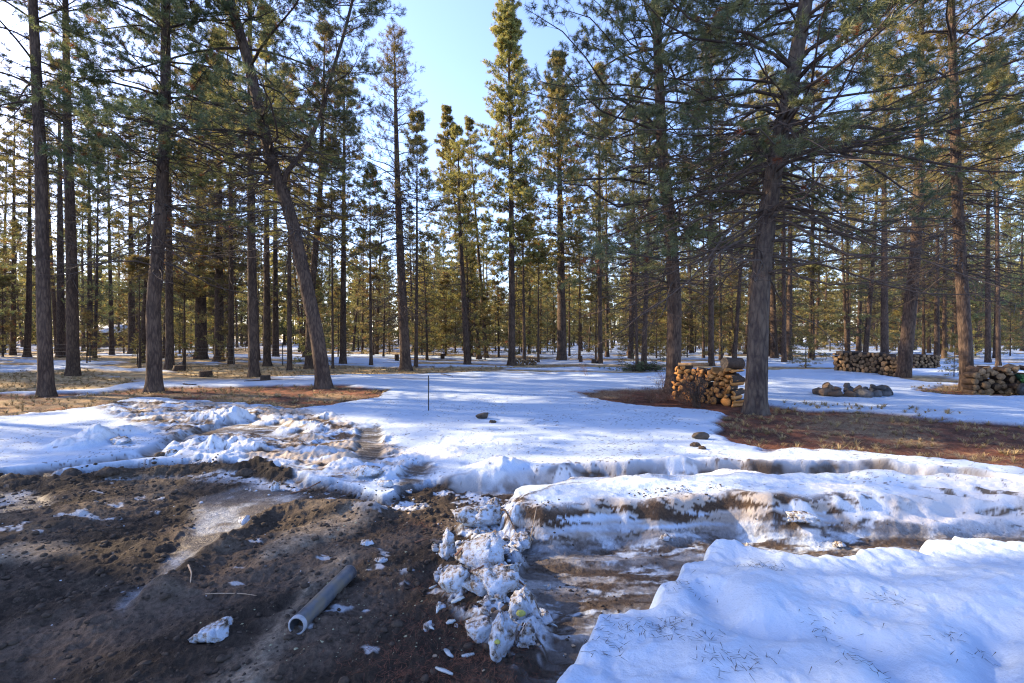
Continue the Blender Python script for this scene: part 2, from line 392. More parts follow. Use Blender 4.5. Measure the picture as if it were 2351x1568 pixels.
L_SRIDGE = poly([(380, 1330), (470, 1258), (560, 1195), (640, 1160), (730, 1152), (870, 1158)], .06)
Z_WET = poly([(450, 1138), (560, 1108), (660, 1115), (700, 1135), (610, 1172), (540, 1215), (450, 1275), (300, 1400), (270, 1390), (400, 1260), (455, 1190)])
Z_WET2 = poly([(-200, 1130), (0, 1122), (90, 1130), (130, 1150), (60, 1175), (-200, 1200)])
Z_SAND = poly([(640, 1222), (800, 1168), (865, 1182), (800, 1222), (700, 1252), (560, 1305), (590, 1256)])
Z_SAND2 = poly([(820, 1262), (800, 1290), (700, 1380), (650, 1480), (600, 1568), (560, 1700), (380, 1700), (470, 1560), (600, 1440), (700, 1330), (760, 1268)])
Z_SAND3 = poly([(0, 1240), (150, 1230), (200, 1260), (60, 1290), (-100, 1300)])
Z_TREAD = poly([(820, 990), (875, 985), (878, 1060), (822, 1066)])
Z_TREAD2 = poly([(935, 1078), (985, 1072), (975, 1112), (905, 1130)])
LUMPS = [(*gp(x, y, z * .4), r, z * .66) for x, y, r, z in [
    (195, 1020, .36, .17), (235, 1016, .25, .12), (320, 1000, .28, .11), (280, 1005, .22, .1), (500, 958, .36, .19), (540, 962, .25, .1), (460, 1040, .24, .15), (515, 1030, .2, .19),
    (560, 1035, .22, .13), (430, 1030, .2, .1), (500, 1055, .26, .1), (600, 968, .25, .1), (655, 985, .22, .11), (715, 988, .15, .1), (740, 960, .18, .09), (840, 1085, .16, .11), (870, 1012, .2, .06),
    (780, 1075, .2, .07), (640, 1070, .2, .06), (905, 1090, .16, .08), (1000, 1050, .4, .05), (1120, 1085, .3, .07), (1160, 1075, .25, .09),
    (1310, 1095, .22, .07), (1560, 1078, .22, .06), (1700, 1100, .3, .06), (1950, 1180, .3, .03), (1850, 1205, .12, .04)]]
KNOBS = [(*gp(px, py, .28), r_, z_) for px, py, r_, z_ in [(1505, 1300, .06, .04), (1560, 1268, .05, .03), (1600, 1250, .06, .04), (1690, 1236, .07, .05), (1725, 1244, .04, .04), (1800, 1270, .06, .04), (1850, 1272, .05, .035),
         (1935, 1285, .07, .05), (1975, 1262, .06, .05), (2015, 1262, .05, .03), (2060, 1262, .06, .05), (2090, 1244, .07, .05), (2150, 1236, .08, .04), (2220, 1240, .07, .03), (2290, 1240, .08, .04), (1960, 1330, .08, .03), (2040, 1320, .09, .03)]]
L_VAL = np.array([gp(*p, .24) for p in [(1630, 1375), (1680, 1440), (1760, 1470), (1900, 1480), (1980, 1510), (2060, 1568), (2120, 1640)]])
SMALL = [(1172, 1190), (1340, 1215), (1440, 1225), (1290, 1240)]
TREE_SPOTS = []
def terrain(x, y, want_color=False):
    x = np.asarray(x, np.float32); y = np.asarray(y, np.float32)
    D = np.sqrt(x * x + y * y)
    amp = np.clip(0.018 * D, 0.03, 0.35)
    wx = fbm(x / (amp * 5), y / (amp * 5), 4, 11) * amp; wy = fbm(x / (amp * 5), y / (amp * 5), 4, 23) * amp
    X = x + wx; Y = y + wy
    far = ss(15, 30, D)
    h = 0.05 * fbm(x / 4, y / 4, 3, 1) * ss(3, 9, D) + 0.012 * fbm(x / .8, y / .8, 3, 2)
    h += far * 0.25 * fbm(x / 14, y / 14, 3, 3)
    # ---- masks
    dirt = sdp(X, Y, Z_DIRT); track = sdp(X, Y, Z_TRACK); slush = sdp(X, Y, Z_SLUSH)
    lit = np.maximum.reduce([sdp(X, Y, P, 2.0) for P in (Z_LIT1, Z_LIT2, Z_LIT3, Z_STR)])
    gr = np.maximum.reduce([sdp(X, Y, P, 3.0) for P in (Z_GR1, Z_GR2, Z_STR2)])
    bank = sdp(x + wx * .9 + .03 * vn(x * 14, y * 14, 5) + .05 * vn(x * 5, y * 5, 7), y + wy * .9 + .03 * vn(x * 12, y * 12, 6) + .06 * vn(x * 5.5, y * 5.5, 8), Z_BANK)
    mound = sdp(X, Y, Z_MOUND); rut = sdp(x + wx * .5, y + wy * .5, Z_RUT); ribs = sdp(X, Y, Z_RIBS)
    rut1 = dpl(X, Y, L_RUT1); lip = dpl(X, Y, L_LIP)
    berm = dpl(X, Y, L_BERM); srd = dpl(X, Y, L_SRIDGE)
    # ---- snow thickness away from the road
    n_edge = fbm(x / 0.35, y / 0.35, 4, 31)
    patch = fbm(x / 6.5 + .3 * y, y / 3.2, 4, 41) + .10 * fbm(x / .6, y / .35, 3, 42)
    left = ss(6, -6, x)
    thr = 0.20 - .30 * left
    farbare = ss(thr, thr + .12, patch) * ss(15, 19, y)
    litm = ss(-.10, .12, lit + .16 * n_edge + .22 * fbm(x / .9, y / .35, 3, 33))
    grm = ss(-.2, .3, gr + .5 * fbm(x / 1.2, y / .8, 3, 34))
    tr = np.zeros_like(x)
    for (tx, ty, rr) in TREE_SPOTS:
        b = (np.abs(x - tx) < 3) & (np.abs(y - ty) < 3)
        if b.any():
            tr[b] = np.maximum(tr[b], ss(rr + .35, rr, np.hypot(x[b] - tx, y[b] - ty) + .3 * n_edge[b]))
    bare = np.maximum.reduce([litm, grm, farbare, tr])
    nearm = ss(14, 10, y)
    snow_t = 0.07 * (1 - bare)
    h += snow_t
    h += (1 - bare) * (.014 * fbm(x / .5, y / .25, 3, 51) - .03 * np.maximum(0, vn(x / .16, y / .16, 53) - .45) * ss(16, 9, D)) + bare * .02 * fbm(x / .25, y / .25, 3, 52)
    # ---- lip of the ploughed edge, outer rut
    lm = np.exp(-(lip / .16) ** 2) * (.045 + .05 * fbm(x / .25, y / .25, 3, 61))
    h += lm
    r1 = ss(.24, .06, rut1 + .03 * fbm(x / .5, y / .5, 2, 141))
    h = h * (1 - r1) + r1 * (-.09 + .012 * fbm(x / .15, y / .15, 3, 62))
    # ---- mound between the ruts
    mound = mound + .07 * fbm(x / .45, y / .45, 3, 136)
    mm = ss(-.12, .16, mound)
    h = np.where(mound > -.12, h * (1 - mm) + mm * (.07 + .13 * ss(0, .22, mound) + .05 * fbm(x / .5, y / .35, 4, 63) + .025 * ridged(x / .35, y / .18, 3, 64)), h)
    # ---- big rut floor
    rm = ss(-.05, .08, rut) * (1 - ss(-.14, .10, mound))
    h = h * (1 - rm) + rm * (-.08 + .04 * fbm(x / .35, y / .14, 5, 65, .6) + .02 * ridged(x / .4, y / .09, 3, 66))
    rb = ss(-.05, .2, ribs)
    ang = (x * .32 + y * .95)
    h += rb * (.014 * np.sin(ang * 2 * PI / .13 + 1.5 * n_edge) + .03 * ss(.4, .0, ribs) - .06)
    # ---- slush and track
    sm = ss(-.1, .25, slush)
    h = h * (1 - .6 * sm) + sm * (.02 + .07 * fbm(x / .45, y / .35, 4, 67) + .06 * np.maximum(0, ridged(x / .25, y / .2, 3, 68)) + .02 * fbm(x / .07, y / .07, 2, 70))
    tm = ss(-.05, .12, track)
    h = h * (1 - tm) + tm * (-.01 + .012 * fbm(x / .3, y / .08, 3, 69))
    # ---- soil
    dirt = dirt + .16 * fbm(x / .5, y / .3, 3, 78) + .07 * n_edge + .05 * fbm(x / .11, y / .09, 3, 79)
    h = np.where(sm > 0, h * (1 - .6 * sm * ss(-.5, 0., dirt)), h)
    dm = ss(-.03, .06, dirt)
    diag = (x * .72 + y * .69); perp = (-x * .69 + y * .72)
    clod = .042 * ridged(perp / .36, diag / .9, 3, 71) + .032 * fbm(x / .16, y / .12, 4, 72) + .014 * np.maximum(0, ridged(x / .07, y / .06, 2, 73))
    h = h * (1 - dm) + dm * (-.045 + clod + .03 * fbm(x / 1.1, y / 1.1, 2, 74))
    h += np.exp(-(berm / .13) ** 2) * (.09 + .06 * fbm(x / .16, y / .16, 3, 75))
    h += np.exp(-(srd / .13) ** 2) * (.07 + .04 * fbm(x / .2, y / .2, 3, 76))
    chk = ss(-.04, .1, sdp(X, Y, Z_CHUNK) + .06 * n_edge); cn = fbm(x / .16, y / .14, 5, 137, .6)
    h += chk * (.02 + .09 * np.maximum(0, cn + .05))
    wet = np.maximum(sdp(X, Y, Z_WET), sdp(X, Y, Z_WET2))
    wm = ss(-.05, .1, wet + .05 * n_edge)
    h = h * (1 - .8 * wm) + wm * .8 * (-.045 + .008 * n_edge)
    sand = np.maximum.reduce([sdp(X, Y, Z_SAND), sdp(X, Y, Z_SAND2), sdp(X, Y, Z_SAND3)])
    sdm = ss(-.06, .12, sand + .05 * n_edge)
    h = h * (1 - .6 * sdm) + sdm * .6 * (.0 + .02 * fbm(x / .3, y / .3, 3, 77))
    # ---- lumps
    lump = np.zeros_like(x)
    for (cx, cy, r, z) in LUMPS:
        b = (np.abs(x - cx) < 1.2) & (np.abs(y - cy) < 1.2)
        if b.any():
            d = np.hypot(x[b] - cx + wx[b] * .8, y[b] - cy + wy[b] * .8) / r
            g = np.exp(-d ** 5) * (.9 + .5 * fbm(x[b] / .16, y[b] / .14, 4, 81) + .2 * ridged(x[b] / .11, y[b] / .1, 2, 82))
            h[b] += z * g; lump[b] = np.maximum(lump[b], ss(.25, .6, g))
    # ---- near bank
    bm = ss(-.02, .10, bank)
    bulge = .25 + .07 * ss(.05, .6, bank) + .07 * fbm(x / .7, y / .55, 3, 91) + .016 * fbm(x / .13, y / .11, 4, 94) - .02 * np.maximum(0, vn(x / .09, y / .08, 95) - .35) + .03 * fbm(x / .16, y / .16, 3, 92) * ss(.6, .03, bank) - .10 * np.exp(-((x - 1.9 - .9 * (y - 1.75)) / .16) ** 2) * ss(2.25, 1.9, y) * ss(1.2, 1.6, x)
    h = np.where(bank > -.03, h * (1 - bm) + bm * bulge, h)
    vd_ = dpl(x, y, L_VAL, .6); h = h - bm * .085 * np.exp(-(vd_ / .11) ** 2)
    for (cx, cy, r_, z_) in KNOBS:
        b = (np.abs(x - cx) < .3) & (np.abs(y - cy) < .3)
        if b.any():
            d = np.hypot(x[b] - cx, (y[b] - cy)) / (r_ * .65) * (1 + .3 * vn(x[b] * 18, y[b] * 18, 3)); h[b] += z_ * .25 * np.exp(-d ** 2)
    trd = np.maximum(ss(-.06, .06, sdp(x, y, Z_TREAD) + .05 * n_edge), ss(-.06, .08, sdp(x, y, Z_TREAD2) + .05 * n_edge))
    h = h * (1 - trd) + trd * (.035 + .005 * np.tanh(3 * np.sin((y * .9 + x * .25) * 2 * PI / .11 + 1.6 * vn(x * 5, y * 5, 9))))
    h += ss(60, 160, D) * .0
    if not want_color:
        return h
    # ------------------------------------------------ albedo of what lies there
    def c(*v): return np.array(v, np.float32)
    def mixc(A, B, m): return A + (B - A) * m[:, None]
    nf = fbm(x / .05, y / .05, 3, 101); nm = fbm(x / .2, y / .2, 4, 102); nl = fbm(x / 1.2, y / 1.2, 3, 103)
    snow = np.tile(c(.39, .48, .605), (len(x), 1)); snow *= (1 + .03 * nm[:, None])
    litter = mixc(np.tile(c(.065, .032, .022), (len(x), 1)), c(.20, .078, .043), ss(-.4, .5, nm)); litter = mixc(litter, c(.26, .19, .11), ss(-.05, .4, nl + .4 * nf) * .8)
    grass = mixc(np.tile(c(.20, .14, .075), (len(x), 1)), c(.42, .32, .17), ss(-.4, .5, nm + .5 * nl))
    soil = mixc(np.tile(c(.030, .022, .016), (len(x), 1)), c(.088, .065, .049), ss(-.3, .6, fbm(perp / .3, diag / .9, 4, 104) + .3 * nf))
    soil = mixc(soil, c(.12, .095, .07), ss(.15, .55, fbm(x / .7, y / .5, 4, 105)) * .6)
    sandc = mixc(np.tile(c(.13, .105, .08), (len(x), 1)), c(.20, .165, .125), ss(-.3, .4, nf + .3 * nm))
    icec = mixc(np.tile(c(.26, .25, .24), (len(x), 1)), c(.085, .066, .05), ss(-.25, .15, fbm(x / .5, y / .14, 6, 106, .65)))
    icec = mixc(icec, c(.40, .46, .53), ss(.06, .35, fbm(x / .35, y / .14, 6, 107, .65)))
    A = snow; S = np.ones_like(x); W = np.zeros_like(x)
    gmix = np.maximum.reduce([grm * ss(-.1, .2, gr + .1), farbare])
    A = mixc(A, litter, np.maximum(litm, tr)); A = mixc(A, grass, np.maximum(grm, farbare) * (1 - litm)); S = S * (1 - bare)
    # specks on snow: needles and crumbs
    # slush dirt
    dirtyS = sm * ss(-.25, .30, fbm(x / .4, y / .16, 4, 111) + .05) * (1 - .75 * lump)
    A = mixc(A, c(.30, .24, .175), dirtyS * .85); 
    vd = sm * ss(.06, .32, fbm(x / .35, y / .12, 4, 112) + .2 * nf) * (1 - lump)
    A = mixc(A, c(.085, .06, .042), vd); S *= (1 - vd)
    A = mixc(A, icec, tm); W = np.maximum(W, tm * .6)
    # dirty walls: lip face, rut edges, mound face, bank foot
    wall = ss(.30, .14, rut1)
    yh = y + .55 * mm - .4 * r1
    sp = fbm(x / .20, yh / .09, 6, 113, .66) * 1.3 + .6 * fbm(x / .5, yh / .25, 2, 114)
    A = mixc(A, c(.34, .27, .19), wall * .55)
    A = mixc(A, c(.06, .042, .03), wall * ss(-.05, .3, fbm(x / .35, rut1 / .10, 3, 143) + .5 * fbm(x / 1.1, y / .5, 2, 144))); 
    A = mixc(A, icec, r1 * .8); W = np.maximum(W, r1 * .4)
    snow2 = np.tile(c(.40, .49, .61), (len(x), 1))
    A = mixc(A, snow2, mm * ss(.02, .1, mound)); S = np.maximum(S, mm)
    edge = ss(.30, .14, mound + .08 * n_edge) * ss(-.10, .0, mound) * ss(4.9, 4.3, y + .15 * x * 0)
    A = mixc(A, c(.30, .235, .165), edge * ss(-.4, .2, fbm(x / .35, yh / .12, 3, 140) + .15) * .8)
    sp2 = sp + .4 * fbm(x / .9, y / .2, 3, 131) + .25 * ss(.05, .12, h)
    A = mixc(A, c(.055, .036, .024), edge * ss(.06, .16, sp2)); S *= 1 - .8 * edge * ss(.06, .16, sp2)
    A = mixc(A, icec, rm * .95); S *= 1 - .6 * rm; W = np.maximum(W, rm * .7)
    brn = rm * ss(-.02, .22, fbm(x / .4, y / .10, 6, 115, .7) * 1.2 + .12 * ss(3.2, 4.0, y))
    A = mixc(A, c(.06, .043, .031), brn); S *= 1 - brn
    A = mixc(A, c(.52, .54, .57), rb * .8); A = mixc(A, c(.10, .085, .07), rb * ss(.2, .5, sp + .3 * nm)); S = np.maximum(S, rb * .7)
    A = mixc(A, soil, dm); S *= 1 - dm
    A = mixc(A, sandc, sdm * dm)
    A = mixc(A, mixc(np.tile(c(.085, .08, .08), (len(x), 1)), c(.27, .30, .34), ss(-.05, .4, fbm(x / .3, y / .2, 4, 116))), wm * .85); W = np.maximum(W, wm)
    fl = .7 * dm * ss(.60, .72, fbm(x / .22, y / .1, 4, 117) + .35 * fbm(x / 1.5, y / 1.2, 2, 118)) * (1 - sdm)
    A = mixc(A, c(.45, .48, .52), fl); S = np.maximum(S, fl)
    cs = chk * ss(-.02, .08, cn + .1 * nf); A = mixc(A, mixc(np.tile(c(.47, .53, .60), (len(x), 1)), c(.16, .12, .09), ss(.0, .3, fbm(x / .05, y / .05, 4, 138, .7))), cs); S = np.maximum(S, cs * .6)
    bd = ss(-.0, .12, dirt) * ss(.55, .2, dirt) * ss(.08, .2, fbm(x / .3, y / .16, 5, 139, .65)) * (sm > -1) * (y < 5.6) * (y > 3.2); A = mixc(A, c(.42, .46, .52), bd); S = np.maximum(S, bd * .6)
    bz = np.exp(-(berm / .16) ** 2)
    A = mixc(A, soil * .8, ss(.25, .6, bz)); S *= 1 - ss(.25, .6, bz)
    A = mixc(A, c(.52, .555, .60), lump * ss(-.5, -.1, -sp)); S = np.maximum(S, lump * .8)
    A = mixc(A, c(.13, .125, .12), trd * .9 * ss(-.5, .2, nm + .3)); A = mixc(A, c(.045, .038, .032), trd * .8 * ss(-.6, .3, np.sin((y * .9 + x * .25) * 2 * PI / .11 + 1.6 * vn(x * 5, y * 5, 9)) * .5 + nm)); S *= 1 - .7 * trd
    b2 = ss(.0, .04, bank)
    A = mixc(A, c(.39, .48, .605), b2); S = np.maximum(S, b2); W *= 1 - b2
    A = mixc(A, c(.30, .22, .15), ss(-.06, -.01, bank) * ss(.07, .01, bank) * ss(-.2, .3, nm) * .6)
    spk = (1 - bare) * (1 - dm) * (1 - rm) * ss(.74, .84, vn(x / .03, y / .02, 121) + .25 * vn(x / .5, y / .5, 122)) * ss(16, 9, D) * ss(3.6, 5, D)
    A = mixc(A, c(.07, .045, .03), spk * .8)
    return h, A, np.clip(S, 0, 1), W
def gz(x, y):
    return float(terrain(np.array([x]), np.array([y]))[0])

# ------------------------------------------------------------------ pines: data
def pine_data(seed, H, r0, cb, cr, path=None, nl=80, M=12, Q=4, B=26, bl=.085, bw=.0065, dead=(1.5, 0.0, 0), sides=14, tseg=26,
              slim=1.0, u0=.38, rust=.03, barkamp=.0, topel=50, lowel=-8, roots=.45, dM=7, extra=()):
    """returns dict of Acc: trunk, branches, dead, crown"""
    g = np.random.default_rng(seed)
    zz = np.linspace(0, 1, tseg) ** 1.25 * H
    if path is None:
        a = g.normal(0, .010 * H, 2); px = a[0] * np.sin(zz / H * 2.2) ; py = a[1] * np.sin(zz / H * 2.6)
    else:
        path = np.array(path, float); px = np.interp(zz, path[:, 0], path[:, 1]); py = np.zeros_like(zz)
        k = np.array([.25, .5, .25])
        for _ in range(2):
            px[1:-1] = np.convolve(px, k, 'valid')
    def rad(z): return r0 * (np.clip(1 - z / H, 0, 1) ** .8 * .96 + .04) * (1 + roots * np.exp(-z / .22))
    C = np.stack([px, py, zz], 1); C[0, 2] = -.25
    V, Qd = tubes(C[None], rad(np.maximum(zz, 0))[None], sides)
    if barkamp:
        th = np.arctan2(V[:, 1] - np.repeat(py, sides), V[:, 0] - np.repeat(px, sides))
        n = fbm(th * 3.2 + 40, V[:, 2] * 2.2, 3, seed % 7) + .8 * np.abs(fbm(np.cos(th) * 4 + 9, np.sin(th) * 4 + V[:, 2] * .8, 3, 5))
        lob = np.exp(-V[:, 2] / .25) * np.sin(th * 5 + seed) * .14
        for j, cc in ((0, np.repeat(px, sides)), (1, np.repeat(py, sides))):
            V[:, j] = cc + (V[:, j] - cc) * (1 + barkamp * n + lob)
    tr = Acc(); tr.add(V, Qd)
    def trunk_at(h): return np.stack([np.interp(h, zz, px), np.interp(h, zz, py), h], -1)
    s = np.linspace(0, 1, 8)
    def limbs(h, L, az, el, curve, wig, rl):
        n = len(h); d = np.stack([np.cos(az), np.sin(az), np.zeros(n)], 1)
        base = trunk_at(h)
        horiz = L[:, None] * s * np.cos(el)[:, None]
        vert = L[:, None] * (s * np.sin(el)[:, None] + curve[:, None] * (s ** 2 - .55 * s))
        side = np.stack([-d[:, 1], d[:, 0], np.zeros(n)], 1)
        wg = wig[:, None] * L[:, None] * np.sin(s * PI * g.uniform(.8, 2.2, (n, 1)) + g.uniform(0, 1, (n, 1))) * s
        P = base[:, None] + d[:, None] * horiz[..., None] + side[:, None] * wg[..., None]
        P[..., 2] += vert + L[:, None] * .03 * np.sin(s * g.uniform(5, 11, (n, 1)))
        return P, rl[:, None] * (1 - .82 * s)
    def secs(P, L, m, smin, ang, k0, up, K=4):
        n = len(P); sm = smin + (1 - smin) * (np.arange(m) + g.random((n, m))) / m
        f = sm * (len(s) - 1); i0 = np.clip(f.astype(int), 0, len(s) - 2); fr = (f - i0)[..., None]
        ii = np.arange(n)[:, None]
        b = P[ii, i0] * (1 - fr) + P[ii, i0 + 1] * fr
        T = P[ii, i0 + 1] - P[ii, i0]; T /= np.linalg.norm(T, axis=2, keepdims=True) + 1e-9
        S = np.cross(T, np.array([0, 0, 1.])); S /= np.linalg.norm(S, axis=2, keepdims=True) + 1e-9
        sg = np.where((np.arange(m) + g.integers(0, 2, (n, 1))) % 2 == 0, 1., -1.)[..., None]
        a = (ang + g.normal(0, .22, (n, m)))[..., None]
        D = T * np.cos(a) + S * sg * np.sin(a) + np.array([0, 0, 1.]) * g.normal(up, .22, (n, m))[..., None]
        D /= np.linalg.norm(D, axis=2, keepdims=True)
        ln = (.10 + k0 * L[:, None] * (1 - sm) ** .7) * g.uniform(.55, 1.25, (n, m))
        ln = np.minimum(ln, 1.3)
        u = np.linspace(0, 1, K)
        pts = b[:, :, None] + D[:, :, None] * (ln[..., None] * u)[..., None]
        pts[..., 2] += (ln[..., None] * u ** 2) * g.uniform(.02, .28, (n, m, 1)) * (1 if up >= 0 else -1)
        pts = pts + (g.normal(0, .05, (n, m, K, 3)) * (ln[..., None] * u)[..., None])
        return pts.reshape(-1, K, 3), ln.reshape(-1), D.reshape(-1, 3)
    # living limbs
    t = np.sort(g.random(nl)) ** .9
    wh = np.round(t * nl / 4.0) * 4.0 / nl; t = np.clip(t * .35 + wh * .65, 0, .985)
    h = cb + (H - cb) * t
    prof = np.clip(.55 + t / .12 * .45, 0, 1) * ((1 - t) ** .75) * slim + .05
    L = cr * prof * g.uniform(.35, 1.2, nl) + .12
    az = np.arange(nl) * 2.39996 + g.normal(0, .4, nl)
    el = np.radians(lowel + (topel - lowel) * t + g.normal(0, 9, nl))
    if len(extra):
        ex = np.array(extra, float)   # z, L, az, el(deg)
        h = np.concatenate([h, ex[:, 0]]); L = np.concatenate([L, ex[:, 1]]); az = np.concatenate([az, ex[:, 2]]); el = np.concatenate([el, np.radians(ex[:, 3])])
    n = len(h)
    P, R = limbs(h, L, az, el, g.uniform(-.05, .22, n), g.normal(0, .07, n), .008 + .0068 * L * (r0 / .2) ** .3)
    br = Acc(); V, Qd = tubes(P, R, 5); br.add(V, Qd)
    S2, ln2, D2 = secs(P, L, M, .24, .85, .26, .12)
    # the tip of the limb is a secondary too
    V, Qd = tubes(S2, (.0035 + .0055 * ln2)[:, None] * np.array([1, .8, .6, .35]), 3); br.add(V, Qd)
    # shoots
    n2 = len(S2)
    uq = u0 + (1 - u0) * (np.arange(Q) + g.random((n2, Q)) * .6) / (Q - .4) if Q > 1 else np.ones((n2, 1))
    uq = np.clip(uq, 0, 1); f = uq * 3; i0 = np.clip(f.astype(int), 0, 2); fr = (f - i0)[..., None]; ii = np.arange(n2)[:, None]
    sb = S2[ii, i0] * (1 - fr) + S2[ii, i0 + 1] * fr
    T2 = S2[ii, i0 + 1] - S2[ii, i0]; T2 /= np.linalg.norm(T2, axis=2, keepdims=True) + 1e-9
    rd = g.normal(0, 1, (n2, Q, 3)); rd /= np.linalg.norm(rd, axis=2, keepdims=True)
    sd = T2 * .7 + rd * .75 + np.array([0, 0, .38]); sd /= np.linalg.norm(sd, axis=2, keepdims=True)
    sl_ = g.uniform(.09, .20, (n2, Q)) * (bl / .085) ** .5
    sb = sb.reshape(-1, 3); sd = sd.reshape(-1, 3); sl_ = sl_.reshape(-1)
    tip = P[:, -1]; tt = P[:, -1] - P[:, -2]; tt /= np.linalg.norm(tt, axis=1, keepdims=True)
    sb = np.concatenate([sb, tip]); sd = np.concatenate([sd, tt]); sl_ = np.concatenate([sl_, np.full(len(tip), .18)])
    SP = sb[:, None] + sd[:, None] * (sl_[:, None] * np.linspace(0, 1, 2))[..., None]
    V, Qd = tubes(SP, np.tile([.004, .002], (len(sb), 1)), 3); br.add(V, Qd)
    ns = len(sb)
    u = g.uniform(.05, 1.0, (ns, B)) ; 
    rr = g.normal(0, 1, (ns, B, 3)); rr -= (rr * sd[:, None]).sum(-1, keepdims=True) * sd[:, None]; rr /= np.linalg.norm(rr, axis=2, keepdims=True)
    d = sd[:, None] * g.uniform(.35, .95, (ns, B, 1)) + rr; d /= np.linalg.norm(d, axis=2, keepdims=True)
    b0 = sb[:, None] + sd[:, None] * (sl_[:, None] * u)[..., None]
    pp = np.cross(d, g.normal(0, 1, (ns, B, 3))); pp /= np.linalg.norm(pp, axis=2, keepdims=True) + 1e-9
    ll = bl * g.uniform(.7, 1.15, (ns, B, 1))
    v0 = b0 - pp * bw / 2; v1 = b0 + pp * bw / 2; v2 = b0 + d * ll; v2[..., 2] -= ll[..., 0] * .12
    V = np.stack([v0, v1, v2], 2).reshape(-1, 3)
    tint = g.uniform(0, .90, ns); tint = np.where(g.random(ns) < rust, 1.0, tint * .6 + .35 * g.random(ns))
    cr_ = Acc(); cr_.add(V, None, np.arange(len(V)).reshape(-1, 3), np.repeat(tint, B * 3))
    de = None
    z0, z1, nd = dead
    if nd:
        h = g.uniform(z0, z1, nd); L = cr * g.uniform(.25, .8, nd); az = g.uniform(0, 2 * PI, nd)
        el = np.radians(g.normal(-12, 14, nd))
        P, R = limbs(h, L, az, el, g.uniform(-.15, .25, nd), g.normal(0, .1, nd), .006 + .006 * L)
        de = Acc(); V, Qd = tubes(P, R, 4); de.add(V, Qd)
        S2, ln2, D2 = secs(P, L, dM, .2, .9, .30, -.05)
        V, Qd = tubes(S2, (.003 + .0035 * ln2)[:, None] * np.array([1, .8, .6, .3]), 3); de.add(V, Qd)
        # fine twigs
        k = 3; jj = np.repeat(np.arange(len(S2)), k); i0 = np.tile([1, 2, 2], len(S2))
        b = S2[jj, i0]; dd = D2[jj] + g.normal(0, .6, (len(jj), 3)); dd /= np.linalg.norm(dd, axis=1, keepdims=True)
        lt = ln2[jj] * g.uniform(.3, .6, len(jj))
        TP = b[:, None] + dd[:, None] * (lt[:, None] * np.array([0, .5, 1]))[..., None]; TP[:, 2, 2] -= lt * .1
        V, Qd = tubes(TP, np.tile([.0035, .0028, .0018], (len(jj), 1)), 3); de.add(V, Qd)
    return dict(trunk=tr, branches=br, dead=de, crown=cr_)
def pine_obj(data, loc, rotz, label, group=None, bark=None, need=None, name='pine_tree', cat='pine tree'):
    root = obj(name, None, loc=loc, rot=(0, 0, rotz))
    tag(root, label, cat, group)
    obj('trunk', data['trunk'].mesh('trunk', [bark or M_BARK]), root)
    obj('branches', data['branches'].mesh('branches', [M_TWIG]), root)
    if data['dead']: obj('dead_branches', data['dead'].mesh('dead_branches', [M_DEAD]), root)
    obj('crown', data['crown'].mesh('crown', [need or M_NEED], smooth=False), root)
    return root

